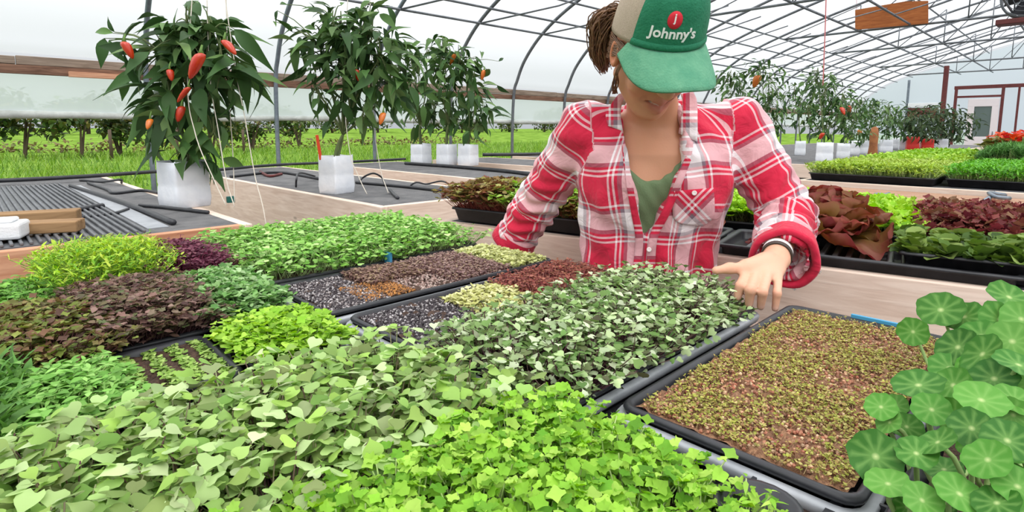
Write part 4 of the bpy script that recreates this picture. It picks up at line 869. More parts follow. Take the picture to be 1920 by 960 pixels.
pipe('irrigation_hose', 'long black hose running along the far edge of the left bench', [(-30, 340, .02), (60, 336, .02), (170, 330, .02), (300, 321, .02), (330, 319, .02)], .013, cat='hose')
pipe('drip_tube', 'thin black tube lying across the ribbed mat with a knob end', [(148, 408, 0), (175, 405, 0), (215, 400, 0), (240, 392, 0)], .007, cat='tube')
pipe('black_strap', 'thick black strap lying on the ribbed mat', [(84, 399, 0), (130, 396, 0), (165, 390, 0), (193, 386, 0)], .012, cat='strap')
pipe('drip_tube', 'thin black tube in front of the first white bag', [(262, 385, 0), (300, 388, 0), (335, 392, 0), (390, 398, 0)], .008, cat='tube')
pipe('drip_tube', 'black tube curling beside the pipe left of the first white bag', [(165, 343, 0), (200, 355, 0), (215, 362, 0), (265, 357, 0), (300, 362, 0)], .008, cat='tube')
pipe('drip_tube', 'thin black tube at the back of the left bench', [(150, 338, 0), (190, 341, 0), (225, 337, .03), (228, 343, 0)], .007, cat='tube')
pipe('irrigation_pipe', 'black pipe on the lone bag bench passing left behind the bag', [(432, 331, 0), (520, 323, 0), (600, 335, 0), (640, 340, 0)], .010, z=.815)
pipe('irrigation_pipe', 'black pipe on the lone bag bench running right of the bag', [(668, 342, 0), (760, 350, 0), (858, 361, 0)], .009)
pipe('drip_tube', 'looped thin black tube right of the lone white bag', [(672, 342, 0), (682, 332, .03), (700, 325, .06), (716, 333, .03), (720, 345, 0)], .006, cat='tube')
pipe('drip_tube', 'black tube standing up from the fabric left of the lone white bag', [(555, 350, 0), (556, 335, .05), (562, 324, .07), (590, 330, .02)], .006, cat='tube')
pipe('drip_tube', 'black tube coil at the right end of the lone bag bench', [(765, 352, 0), (780, 342, .03), (800, 345, .01), (830, 340, .03), (856, 355, 0)], .005, cat='tube')
pipe('drip_clip', 'short black clip lying near the corner of the lone bag bench', [(731, 356, .01), (738, 364, .0), (746, 371, 0)], .008, cat='clip')
pipe('irrigation_pipe', 'long black pipe in front of the three bag cluster', [(760, 306, 0), (860, 313, 0), (960, 322, 0), (1015, 330, 0)], .015)
pipe('irrigation_hose', 'black hose along the far edge of the lone bag bench', [(410, 318, .02), (520, 309, .02), (640, 304, .02), (760, 298, .02)], .012, cat='hose')
pipe('irrigation_hose', 'black hose along the far edge beyond the three bag cluster', [(905, 290, .02), (1000, 289, .02), (1060, 286, .02)], .02, cat='hose')
pipe('red_hose', 'short dull red hose piece on the lone bag bench', [(488, 322, 0), (505, 330, 0), (528, 326, 0)], .010, 'redpost', cat='hose')
B = at(433, 380, BZ); tagged(MB().addp(*bbox(-.018, .018, -.008, .008, 0, .03, .003)).build('string_clip', M['teal'], loc=B, smooth=False), 'small teal clip at the foot of the white twine', 'clip')
for i, (px, py, L, rz, h, lb) in enumerate(((45, 437, .30, -.42, .035, 'front wooden offcut lying on the ribbed mat at the left edge'), (30, 423, .36, -.30, .04, 'rear wooden offcut lying on the ribbed mat at the left edge'))):
    B = at(px, py, BZ + .014); o = MB().addp(*bbox(-L / 2, L / 2, -.04, .04, 0, h, .004)).build('timber_offcut', M['timber'], loc=B + [0, .05 * i, 0], smooth=False); o.rotation_euler = (0, 0, rz); tagged(o, lb, 'timber')
B = at(12, 462, BZ)
mb = MB(); mb.addp(*bbox(-.07, .05, -.05, .06, 0.002, .05, .008)); mb.addp(*bbox(-.05, .03, -.03, .04, .05, .062, .006)); o = mb.build('foam_block', M['white'], loc=B + [.0, .07, .0125], smooth=False); o.rotation_euler = (0, 0, -.3); tagged(o, 'white foam block at the left edge in front of the wooden offcuts', 'foam block')
# ================================================================== PERSON
# modelling frame: (r, d, u) = right of the camera axis, distance ahead, height
from mathutils.bvhtree import BVHTree
def P3(px, py, d):
    r = level_ray(px, py); k = d / r[1]; return np.array([r[0] * k, d, CAMZ + r[2] * k])
def toworld(V):
    V = np.asarray(V, float); return np.c_[V[:, 0] * CA + V[:, 1] * SA, -V[:, 0] * SA + V[:, 1] * CA, V[:, 2]]
class Field:
    """signed distance grid with smooth unions"""
    def __init__(s, lo, hi, h):
        s.lo = np.array(lo, float); s.h = h; s.n = np.ceil((np.array(hi) - s.lo) / h).astype(int) + 1; s.D = np.full(s.n, .2, np.float32)
    def win(s, lo, hi):
        a = np.clip(((np.asarray(lo) - s.lo) / s.h).astype(int) - 1, 0, s.n); b = np.clip(((np.asarray(hi) - s.lo) / s.h).astype(int) + 2, 0, s.n)
        if (b <= a).any(): return None, None
        ax = [s.lo[i] + s.h * np.arange(a[i], b[i]) for i in range(3)]
        return (slice(a[0], b[0]), slice(a[1], b[1]), slice(a[2], b[2])), np.meshgrid(*ax, indexing='ij')
    def put(s, sl, d, k, sub=False):
        o = s.D[sl]
        if sub: s.D[sl] = np.maximum(o, -d) if k <= 0 else -smin(-o, d, k)
        else: s.D[sl] = smin(o, d, k)
    def cone(s, a, b, ra, rb, k=.01, sub=False, flat=None):
        a, b = np.asarray(a, float), np.asarray(b, float); m = max(ra, rb) + k + .02; sl, G = s.win(np.minimum(a, b) - m, np.maximum(a, b) + m)
        if sl is None: return
        ab = b - a; L2 = ab.dot(ab) + 1e-12; q = [G[i] - a[i] for i in range(3)]; t = np.clip((q[0] * ab[0] + q[1] * ab[1] + q[2] * ab[2]) / L2, 0, 1)
        e = [q[i] - t * ab[i] for i in range(3)]
        if flat is not None:   # squash along a direction
            n, f = flat; dn = e[0] * n[0] + e[1] * n[1] + e[2] * n[2]; e = [e[i] + dn * n[i] * (f - 1) for i in range(3)]
        d = np.sqrt(e[0] ** 2 + e[1] ** 2 + e[2] ** 2) - (ra + (rb - ra) * t); s.put(sl, d, k, sub)
    def ell(s, c, R, rad, k=.01, sub=False):
        """R: rows are the ellipsoid's axes"""
        c = np.asarray(c, float); rad = np.asarray(rad, float); m = rad.max() + k + .02; sl, G = s.win(c - m, c + m)
        if sl is None: return
        q = [G[i] - c[i] for i in range(3)]; e = [(R[j][0] * q[0] + R[j][1] * q[1] + R[j][2] * q[2]) / rad[j] for j in range(3)]
        l = np.sqrt(e[0] ** 2 + e[1] ** 2 + e[2] ** 2); g = np.sqrt(sum((e[j] / rad[j]) ** 2 for j in range(3))) + 1e-9
        s.put(sl, l * (l - 1) / g, k, sub)
    def loftz(s, tab, k=.02, p=2.3):
        """stack of superellipses: rows (u, cr, cd, half width, half depth)"""
        tab = np.array(sorted(tab)); u0, u1 = tab[0, 0], tab[-1, 0]; m = tab[:, 3].max() + .05
        sl, G = s.win([tab[:, 1].min() - m, tab[:, 2].min() - m, u0 - .03], [tab[:, 1].max() + m, tab[:, 2].max() + m, u1 + .03])
        U = np.clip(G[2], u0, u1); f = [np.interp(U, tab[:, 0], tab[:, i]) for i in range(1, 5)]
        l = ((np.abs(G[0] - f[0]) / f[2]) ** p + (np.abs(G[1] - f[1]) / f[3]) ** p) ** (1 / p)
        d = (l - 1) * np.minimum(f[2], f[3]) * .9; d = np.maximum(d, np.maximum(u0 - G[2], G[2] - u1)); s.put(sl, d, k)
    def mesh(s, smooth=2):
        D = s.D; I = D < 0; nx, ny, nz = D.shape
        c = [I[i:nx - 1 + i, j:ny - 1 + j, k:nz - 1 + k] for i in (0, 1) for j in (0, 1) for k in (0, 1)]
        cnt = sum(x.astype(np.int8) for x in c); act = (cnt > 0) & (cnt < 8); ids = np.full(act.shape, -1, np.int64); A = np.argwhere(act); ids[act] = np.arange(len(A))
        acc = np.zeros((len(A), 3)); num = np.zeros(len(A)); off = [(i, j, k) for i in (0, 1) for j in (0, 1) for k in (0, 1)]
        val = [D[A[:, 0] + o[0], A[:, 1] + o[1], A[:, 2] + o[2]] for o in off]
        for p in range(8):
            for q in range(p + 1, 8):
                if sum(abs(off[p][m] - off[q][m]) for m in range(3)) != 1: continue
                va, vb = val[p], val[q]; x = (va < 0) != (vb < 0); t = va / np.where(x, va - vb, 1); P = np.array(off[p]) + np.outer(t, np.array(off[q]) - np.array(off[p])); acc[x] += P[x]; num[x] += 1
        V = s.lo + s.h * (A + acc / num[:, None]); F = []
        for ax in range(3):
            o1, o2 = [(1, 2), (2, 0), (0, 1)][ax]; sa = [slice(None)] * 3; sb = [slice(None)] * 3; sa[ax] = slice(0, -1); sb[ax] = slice(1, None)
            cr = I[tuple(sa)] != I[tuple(sb)]; E = np.argwhere(cr); E = E[(E[:, o1] > 0) & (E[:, o2] > 0) & (E[:, o1] < s.n[o1] - 1) & (E[:, o2] < s.n[o2] - 1)]
            ins = I[tuple(E.T)]; Q = []
            for da, db in ((-1, -1), (0, -1), (0, 0), (-1, 0)):
                e = E.copy(); e[:, o1] += da; e[:, o2] += db; Q.append(ids[tuple(e.T)])
            Q = np.stack(Q, 1); Q[~ins] = Q[~ins][:, ::-1]; F.append(Q)
        F = np.concatenate(F); F = F[(F >= 0).all(1)]
        for _ in range(smooth):
            S = np.zeros_like(V); n = np.zeros(len(V))
            for a in range(4):
                b = F[:, (a + 1) % 4]; np.add.at(S, F[:, a], V[b]); np.add.at(n, F[:, a], 1); np.add.at(S, b, V[F[:, a]]); np.add.at(n, b, 1)
            V = V * .5 + .5 * S / np.maximum(n, 1)[:, None]
        return V, F
def smin(a, b, k):
    if k <= 0: return np.minimum(a, b)
    h = np.maximum(k - np.abs(a - b), 0) / k; return np.minimum(a, b) - h * h * k * .25
def keep_largest(V, F):
    n = len(V); lab = np.arange(n)
    while True:
        m = lab[F].min(1); new = lab.copy()
        for a in range(4): np.minimum.at(new, F[:, a], m)
        new = new[new]
        if (new == lab).all(): break
        lab = new
    root = np.bincount(lab, minlength=n).argmax(); ok = lab == root; mp = np.cumsum(ok) - 1; F = F[ok[F[:, 0]]]; return V[ok], mp[F]
def vnormals(V, F):
    fn = np.cross(V[F[:, 2]] - V[F[:, 0]], V[F[:, 3]] - V[F[:, 1]]); N_ = np.zeros_like(V)
    for a in range(4): np.add.at(N_, F[:, a], fn)
    return N_ / (np.linalg.norm(N_, axis=1)[:, None] + 1e-12)
def segdist(V, a, b):
    ab = b - a; t = np.clip((V - a) @ ab / ab.dot(ab), 0, 1); return np.linalg.norm(V - a - t[:, None] * ab, axis=1), t

# ---- joints
RSH, LSH = P3(1100, 240, 1.46), P3(1384, 236, 1.45)
REL, RWR = P3(1000, 392, 1.60), P3(948, 478, 1.66)
LEL, LWR = P3(1474, 408, 1.37), P3(1455, 484, 1.13)
NECK = P3(1230, 222, 1.45)
HC = P3(1227, 90, 1.275)
yaw, pit, rol = math.radians(13), math.radians(40), math.radians(5)
hf = np.array([math.sin(yaw) * math.cos(pit), -math.cos(yaw) * math.cos(pit), -math.sin(pit)])
hu = np.array([math.sin(yaw) * math.sin(pit), -math.cos(yaw) * math.sin(pit), math.cos(pit)])
hr = np.cross(hf, hu); hr = hr if hr[0] > 0 else -hr
hr, hu = hr * math.cos(rol) + hu * math.sin(rol), hu * math.cos(rol) - hr * math.sin(rol)
HR = np.array([hr, hu, hf]); HS = 1.07
def H(x, y, z): return HC + HS * (x * hr + y * hu + z * hf)
TC = .366
FOOT = np.array([TC, 1.47, 0.0])
BASE = toworld(FOOT[None])[0]
person = thing('person', 'person in a red and white plaid shirt and green cap tending the trays', 'person', BASE)
def pbuild(V, F, name, mats, parent=person, col=None, smooth=True, **kw):
    mb = MB(); W = toworld(V) - BASE
    if isinstance(F, np.ndarray): mb.add(W, F, col)
    else: mb.addp(W, F, col if col is not None else None)
    return mb.build(name, mats, parent, smooth, **kw)

# ---- body
B = Field((-.16, .88, .60), (.84, 1.80, 1.52), .0032)
BT = [(.60, TC, 1.455, .150, .098), (.70, TC, 1.455, .150, .096), (.80, TC - .004, 1.465, .140, .092), (.92, TC, 1.452, .143, .094), (1.02, TC + .002, 1.44, .160, .104), (1.09, TC + .004, 1.44, .168, .098), (1.14, TC, 1.45, .160, .080), (1.175, TC, 1.452, .115, .062), (1.20, TC - .002, 1.45, .062, .05)]
B.loftz(BT, .02)
for s in (-1, 1): B.ell(np.array([TC + s * .072, 1.372, 1.005]), np.eye(3), (.062, .045, .058), .03)
B.cone(NECK + [0, 0, -.02], H(0, -.05, -.03), .060, .056, .03)
B.cone(NECK + [-.02, -.03, -.03], H(-.045, -.06, -.005), .018, .014, .03); B.cone(NECK + [.02, -.03, -.03], H(.045, -.06, -.005), .018, .014, .03)
for sh, s in ((RSH, -1), (LSH, 1)): B.cone(NECK + [s * .04, 0, -.03], sh + [0, .01, -.01], .036, .046, .02); B.cone(NECK + [s * .012, -.066, -.045], NECK + [s * .085, -.045, -.03], .009, .007, .02)
B.cone(RSH, REL, .050, .038, .02); B.cone(REL, RWR, .038, .024, .02)
B.cone(LSH, LEL, .050, .038, .02); B.cone(LEL, LWR, .038, .026, .02)
# head
B.ell(H(0, .02, -.012), HR, np.array([.076, .098, .096]) * HS, .01)
B.ell(H(0, -.053, .028), HR, np.array([.060, .082, .062]) * HS, .03)
B.ell(H(0, -.116, .060), HR, np.array([.024, .021, .023]) * HS, .025)
for s in (-1, 1):
    B.ell(H(s * .040, -.046, .058), HR, np.array([.025, .022, .022]) * HS, .02)
    B.cone(H(s * .058, -.062, -.005), H(s * .022, -.114, .046), .016, .015, .022)
    B.ell(H(s * .032, .008, .088), HR, np.array([.016, .010, .012]) * HS, .012, True)
    B.ell(H(s * .032, .008, .074), HR, np.array([.013, .013, .013]) * HS, .004)
    B.ell(H(s * .079, -.012, -.008), HR, np.array([.010, .034, .020]) * HS, .006)
    B.ell(H(s * .086, -.010, -.004), HR, np.array([.006, .022, .010]) * HS, .004, True)
    B.cone(H(s * .018, .026, .088), H(s * .048, .024, .074), .007, .006, .012)
B.cone(H(0, .015, .088), H(0, -.038, .108), .009, .013, .012)
for s in (-1, 1): B.ell(H(s * .011, -.040, .098), HR, np.array([.009, .008, .009]) * HS, .008)
B.cone(H(-.024, -.070, .076), H(0, -.072, .090), .006, .007, .008); B.cone(H(.024, -.070, .076), H(0, -.072, .090), .006, .007, .008)
B.cone(H(-.022, -.090, .073), H(0, -.095, .086), .006, .008, .008); B.cone(H(.022, -.090, .073), H(0, -.095, .086), .006, .008, .008)
for x_ in (-.022, -.011, 0, .011, .022): B.ell(H(x_, -.081 + 16 * x_ * x_, .091 - 26 * x_ * x_), HR, np.array([.009, .0042, .010]) * HS, .003, True)
# left hand on the tray corner
def hand(F_, W, K, PIP, TIP, rad, thumb, back_n):
    for i in range(4):
        F_.cone(W + (K[i] - W) * .12 + (i - 1.5) * (K[3] - K[0]) * .10, W + (K[i] - W) * .93, .015, .0088, .012, flat=(back_n, 1.15))
        F_.cone(K[i], PIP[i], rad[i] * 1.08, rad[i], .0035); F_.cone(PIP[i], TIP[i], rad[i], rad[i] * .82, .003); F_.cone(PIP[i], PIP[i], rad[i] * 1.04, rad[i] * 1.04, .003)
    c = (K.mean(0) + W) / 2; F_.cone(c, c + (K.mean(0) - c) * .7, .020, .016, .02, flat=(back_n, 1.6))
    for a, b, ra, rb in thumb: F_.cone(a, b, ra, rb, .010)
LK = np.array([P3(1400, 512, 1.066), P3(1418, 514, 1.056), P3(1439, 516, 1.052), P3(1459, 519, 1.056)])
LP = np.array([P3(1388, 536, 1.022), P3(1407, 544, 1.004), P3(1430, 548, 1.0), P3(1457, 550, 1.012)])
LT = np.array([P3(1383, 557, 1.022), P3(1404, 571, 1.012), P3(1426, 575, 1.010), P3(1453, 579, 1.014)])
lw = LWR; nb = np.cross(LK[3] - LK[0], LK.mean(0) - lw); nb /= np.linalg.norm(nb)
hand(B, lw, LK, LP, LT, [.0090, .0094, .0088, .0078], [(lw + (LK[0] - lw) * .25, P3(1402, 502, 1.07), .018, .013), (P3(1402, 502, 1.07), P3(1368, 503, 1.06), .0115, .0095), (P3(1368, 503, 1.06), P3(1342, 507, 1.05), .0095, .0078)], nb)
B.cone(P3(1438, 492, 1.10), P3(1402, 502, 1.07), .017, .012, .018)
# right hand reaching down behind the bench edge
rd = RWR - REL; rd /= np.linalg.norm(rd); rW = RWR + rd * .05 + [0.080, .045, -.035]
B.cone(RWR, rW, .024, .022, .02)
RK = np.array([rW + [-.028 + .019 * i, -.012, -.085] for i in range(4)]); RP = RK + [0, -.022, -.026]; RT = RP + [0, -.004, -.026]
hand(B, rW, RK, RP, RT, [.0085, .009, .0085, .0075], [(rW + [-.02, 0, -.02], rW + [-.045, -.012, -.045], .014, .010), (rW + [-.045, -.012, -.045], rW + [-.052, -.024, -.08], .010, .008)], np.array([0, 1., 0]))
V, F = keep_largest(*B.mesh(2))
q = (V - HC) @ HR.T / HS
skin = np.tile(lin((206, 148, 116)), (len(V), 1))
def blend(mask, c): 
    global skin
    skin = skin * (1 - mask[:, None]) + lin(c) * mask[:, None]
hd = np.exp(-((V[:, 0] - LK.mean(0)[0]) ** 2 + (V[:, 1] - 1.05) ** 2 + (V[:, 2] - LK.mean(0)[2]) ** 2) / .02); blend(hd * .8, (226, 178, 152))
cheek = np.exp(-(((np.abs(q[:, 0]) - .042) / .02) ** 2 + ((q[:, 1] + .044) / .02) ** 2 + ((q[:, 2] - .07) / .03) ** 2)); blend(cheek * .4, (206, 112, 92))
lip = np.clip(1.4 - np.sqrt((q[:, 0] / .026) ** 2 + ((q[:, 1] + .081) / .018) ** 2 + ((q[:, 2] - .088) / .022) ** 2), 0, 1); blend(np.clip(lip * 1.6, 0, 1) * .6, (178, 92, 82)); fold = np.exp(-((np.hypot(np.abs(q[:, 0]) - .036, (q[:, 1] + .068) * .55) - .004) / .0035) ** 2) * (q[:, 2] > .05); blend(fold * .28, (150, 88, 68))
yy_ = q[:, 1] - (-.081 + 16 * q[:, 0] ** 2); teeth = ((np.abs(q[:, 0]) < .021) & (np.abs(yy_ - .0008) < .0034) & (q[:, 2] > .07)).astype(float) * np.clip(1.4 - np.abs(yy_) / .0034, 0, 1); blend(teeth * .8, (222, 208, 198))
eye = (((np.abs(q[:, 0]) - .032) ** 2 + (q[:, 1] - .008) ** 2 < .009 ** 2) & (q[:, 2] > .07)).astype(float); blend(eye, (232, 228, 222)); iris = (((np.abs(q[:, 0]) - .032) ** 2 + (q[:, 1] - .004) ** 2 < .0045 ** 2) & (q[:, 2] > .07)).astype(float); blend(iris, (70, 56, 44))
ear = np.exp(-(((np.abs(q[:, 0]) - .084) / .012) ** 2 + ((q[:, 1] + .012) / .035) ** 2 + ((q[:, 2] + .008) / .03) ** 2)); blend(ear * .6, (206, 116, 82))
for tipp, pip in zip(LT, LP):
    m_ = np.exp(-(np.linalg.norm(V - (tipp + [0, -.004, .002]), axis=1) / .0055) ** 2); blend(m_ * .55, (236, 190, 176)); m2 = np.exp(-(np.linalg.norm(V - pip, axis=1) / .009) ** 2); blend(m2 * .35, (206, 138, 116))
m, nt = newmat('skin'); l = nt.links.new; out = N(nt, 'ShaderNodeOutputMaterial'); b = N(nt, 'ShaderNodeBsdfPrincipled'); at_ = N(nt, 'ShaderNodeAttribute', attribute_name='tint'); l(at_.outputs['Color'], b.inputs['Base Color']); b.inputs['Roughness'].default_value = .5; b.inputs['Specular IOR Level'].default_value = .35; b.inputs['Subsurface Weight'].default_value = .12; b.inputs['Subsurface Radius'].default_value = (1, .3, .15); b.inputs['Subsurface Scale'].default_value = .006
tc = N(nt, 'ShaderNodeTexCoord'); n2 = N(nt, 'ShaderNodeTexNoise'); n2.inputs['Scale'].default_value = 240; l(tc.outputs['Object'], n2.inputs['Vector']); bp = N(nt, 'ShaderNodeBump'); bp.inputs['Strength'].default_value = .12; bp.inputs['Distance'].default_value = .002; l(n2.outputs[0], bp.inputs['Height']); l(bp.outputs[0], b.inputs['Normal']); l(b.outputs[0], out.inputs[0]); M['skin'] = m
pbuild(V, F, 'body', M['skin'], col=skin)
bodyV, bodyF = V, F

# ---- plaid cloth
def plaidmat(name):
    m, nt = newmat(name); l = nt.links.new; out = N(nt, 'ShaderNodeOutputMaterial'); b = N(nt, 'ShaderNodeBsdfPrincipled'); b.inputs['Roughness'].default_value = .85; b.inputs['Specular IOR Level'].default_value = .15; b.inputs['Sheen Weight'].default_value = .15
    at_ = N(nt, 'ShaderNodeAttribute', attribute_name='plaid'); sx = N(nt, 'ShaderNodeSeparateXYZ'); l(at_.outputs['Vector'], sx.inputs[0]); cols = []
    R_, W_, G_ = (202, 40, 68), (236, 226, 228), (128, 108, 120)
    for ax in (0, 1):
        mu = N(nt, 'ShaderNodeMath', operation='MULTIPLY'); mu.inputs[1].default_value = 1 / .165; l(sx.outputs[ax], mu.inputs[0])
        fr = N(nt, 'ShaderNodeMath', operation='FRACT'); l(mu.outputs[0], fr.inputs[0]); cr = N(nt, 'ShaderNodeValToRGB'); cr.color_ramp.interpolation = 'CONSTANT'
        st = [(0, R_), (.30, W_), (.33, R_), (.37, W_), (.40, R_), (.44, G_), (.50, W_), (.76, G_), (.81, R_), (.85, W_), (.88, R_)]
        e = cr.color_ramp.elements; e[0].position = 0; e[0].color = (*lin(R_), 1); e.remove(e[1])
        for p_, c_ in st[1:]: k = e.new(p_); k.color = (*lin(c_), 1)
        l(fr.outputs[0], cr.inputs[0]); cols.append(cr)
    mx = N(nt, 'ShaderNodeMix', data_type='RGBA'); mx.inputs[0].default_value = .5; l(cols[0].outputs[0], mx.inputs[6]); l(cols[1].outputs[0], mx.inputs[7])
    l(mx.outputs[2], b.inputs['Base Color'])
    tc = N(nt, 'ShaderNodeTexCoord'); n1 = N(nt, 'ShaderNodeTexNoise'); n1.inputs['Scale'].default_value = 22; n1.inputs['Detail'].default_value = 3; n1.inputs['Distortion'].default_value = .8; l(tc.outputs['Object'], n1.inputs['Vector'])
    bp = N(nt, 'ShaderNodeBump'); bp.inputs['Strength'].default_value = .45; bp.inputs['Distance'].default_value = .02; l(n1.outputs[0], bp.inputs['Height']); l(bp.outputs[0], b.inputs['Normal']); l(b.outputs[0], out.inputs[0]); return m
M['plaid'] = plaidmat('red_plaid_flannel')
S = Field((-.10, 1.05, .66), (.84, 1.80, 1.32), .0042)
ST = [(.69, TC + .006, 1.452, .160, .108), (.78, TC - .006, 1.452, .174, .114), (.86, TC - .008, 1.452, .178, .116), (.95, TC - .002, 1.445, .190, .122), (1.03, TC, 1.438, .200, .128), (1.09, TC + .002, 1.438, .200, .120), (1.14, TC, 1.445, .188, .104), (1.18, TC, 1.452, .135, .085), (1.215, TC - .002, 1.452, .082, .072)]
S.loftz(ST, .02, 2.2)
for s in (-1, 1): S.ell(np.array([TC + s * .075, 1.365, 1.0]), np.eye(3), (.075, .05, .075), .04)
for sh, s in ((RSH, -1), (LSH, 1)): S.cone(NECK + [s * .045, 0, -.02], sh + [0, 0, -.005], .052, .066, .03)
RCF = REL + (RWR - REL) * .62; LCF = P3(1467, 474, 1.195)
S.cone(RSH, REL, .070, .060, .025); S.cone(REL, RCF, .060, .058, .02)
S.cone(LSH, LEL, .070, .064, .025); S.cone(LEL, LCF, .064, .058, .02)
# neck opening cut
poly = np.array([P3(x, y, 1.33)[[0, 2]] for x, y in ((1186, 130), (1170, 190), (1174, 250), (1184, 330), (1196, 395), (1207, 444), (1216, 440), (1240, 395), (1262, 345), (1280, 300), (1286, 250), (1282, 190), (1270, 130))])
sl, G = S.win([poly[:, 0].min() - .02, 1.05, poly[:, 1].min() - .02], [poly[:, 0].max() + .02, 1.55, 1.32])
x, y = G[0][:, 0, :], G[2][:, 0, :]; dmin = np.full(x.shape, 9.); inside = np.zeros(x.shape, bool)
for i in range(len(poly)):
    a, c = poly[i], poly[(i + 1) % len(poly)]; e = c - a; t_ = np.clip(((x - a[0]) * e[0] + (y - a[1]) * e[1]) / e.dot(e), 0, 1); dmin = np.minimum(dmin, np.hypot(x - a[0] - t_ * e[0], y - a[1] - t_ * e[1]))
    cr_ = ((a[1] > y) != (c[1] > y)) & (x < (c[0] - a[0]) * (y - a[1]) / (c[1] - a[1] + 1e-12) + a[0]); inside ^= cr_
sd = np.where(inside, -dmin, dmin)[:, None, :] + 0 * G[1]
backd = np.interp(G[2], [.85, 1.0, 1.1, 1.2, 1.3], [1.385, 1.40, 1.44, 1.50, 1.52]); S.put(sl, np.maximum(sd, G[1] - backd), 0, True)
# hollow the cuff mouth and the hem
fd = LCF - LEL; fd /= np.linalg.norm(fd); S.cone(LCF + fd * .012, LCF + fd * .08, .044, .06, 0, True)
S.cone(LCF + fd * .070, LCF + fd * .10, .062, .062, 0, True); S.cone(np.array([TC, 1.463, .62]), np.array([TC, 1.463, .68]), .11, .11, 0, True)
V, F = keep_largest(*S.mesh(2)); Nn = vnormals(V, F)
dT = np.abs(V[:, 0] - TC); dR, tR = segdist(V, RSH, REL); dR2, tR2 = segdist(V, REL, RCF); dL, tL = segdist(V, LSH, LEL); dL2, tL2 = segdist(V, LEL, LCF)
isR = (V[:, 0] < TC - .165 - .10 * np.clip(V[:, 2] - 1.10, 0, .06)) & (np.minimum(dR, dR2) < .105); isL = (V[:, 0] > TC + .170 + .10 * np.clip(V[:, 2] - 1.10, 0, .06)) & (np.minimum(dL, dL2) < .105)
isR &= (V[:, 2] > 1.02) | (np.minimum(dR, dR2) < .082); isL &= (V[:, 2] > 1.02) | (np.minimum(dL, dL2) < .082)
ang_ = np.arctan2(V[:, 0] - TC, -(V[:, 1] - 1.455)); UV = np.c_[ang_ * .175 + .03, V[:, 2] - .022 * np.sin(ang_) ** 2 * 0, 0 * ang_]
def limb(mask, chain):
    if not mask.any(): return
    v = V[mask]; ds = [segdist(v, a, b_) for a, b_ in chain]; k = np.argmin([d_[0] for d_ in ds], 0); L0 = 0; u = np.zeros(len(v)); w = np.zeros(len(v))
    for i, (a, b_) in enumerate(chain):
        L = np.linalg.norm(b_ - a); ax = (b_ - a) / L; s_ = k == i; side = np.cross(ax, np.array([0, -1., 0])); side /= np.linalg.norm(side); fr = np.cross(side, ax); e = v - a
        if fr[1] > 0: fr = -fr
        al = e @ ax; an = np.arctan2(e @ side, e @ fr); u[s_] = (an * .062)[s_]; w[s_] = (L0 + al)[s_]; L0 += L
    UV[mask, 0] = u; UV[mask, 1] = -w + .02
limb(isR, [(RSH, REL), (REL, RCF)]); limb(isL, [(LSH, LEL), (LEL, LCF)])
# folds: along the sleeves near the elbows, gathered at the waist and from the chest
disp = np.zeros(len(V)); vv = UV[:, 1]; uu = UV[:, 0]
for mask, tt in ((isR, tR), (isL, tL)):
    near = np.where(mask, np.clip(tt * 1.4 - .2, 0, 1), 0); disp += near * .0045 * np.sin(vv * 150 + 3 * np.sin(uu * 40)) + mask * .003 * np.sin(vv * 70 + uu * 50)
tor = ~(isR | isL); disp += tor * (.004 * np.sin(UV[:, 0] * 75 + 6 * V[:, 2]) * np.clip((1.0 - V[:, 2]) / .2, 0, 1) + .003 * np.sin(V[:, 2] * 60 + UV[:, 0] * 45) + .0025 * np.sin(V[:, 2] * 30 - UV[:, 0] * 80))
V = V + Nn * disp[:, None]
UV[:, 0] += .003 * np.sin(V[:, 2] * 25); UV[:, 1] += .004 * np.sin(uu * 30)
shirt = pbuild(V, F, 'shirt', M['plaid'], extra={'plaid': UV}); SV, SF = V, F
bvh = BVHTree.FromPolygons([tuple(v) for v in SV], [tuple(f) for f in SF])
def onshirt(px, py, off=.004, fallback=1.38, bias=None):
    r = Vector(level_ray(px, py)); h = bvh.ray_cast(Vector((0, 0, CAMZ)), r.normalized()); d = h[0][1] if h[0] is not None else fallback
    if bias is not None: d = min(max(d, bias[0]), bias[1])
    p = P3(px, py, d); e = np.array([0, 0, CAMZ]) - p; return p + e / np.linalg.norm(e) * off
def thick(V, nu, nv, th):
    """grid of (nu, nv) points given a thickness away from the camera -> closed sheet"""
    V = np.asarray(V).reshape(nu * nv, 3); e = V - np.array([0, 0, CAMZ]); e /= np.linalg.norm(e, axis=1)[:, None]; W = np.vstack([V, V + e * th]); n = nu * nv; P = []
    for i in range(nu - 1):
        for j in range(nv - 1):
            a = i * nv + j; P.append([a, a + 1, a + nv + 1, a + nv]); P.append([n + a + nv, n + a + nv + 1, n + a + 1, n + a])
    edge = [(0, j, 0, j + 1) for j in range(nv - 1)] + [(nu - 1, j + 1, nu - 1, j) for j in range(nv - 1)] + [(i + 1, 0, i, 0) for i in range(nu - 1)] + [(i, nv - 1, i + 1, nv - 1) for i in range(nu - 1)]
    for a, b_, c, d in edge: A_, B_ = a * nv + b_, c * nv + d; P.append([B_, A_, n + A_, n + B_])
    return W, np.array(P)
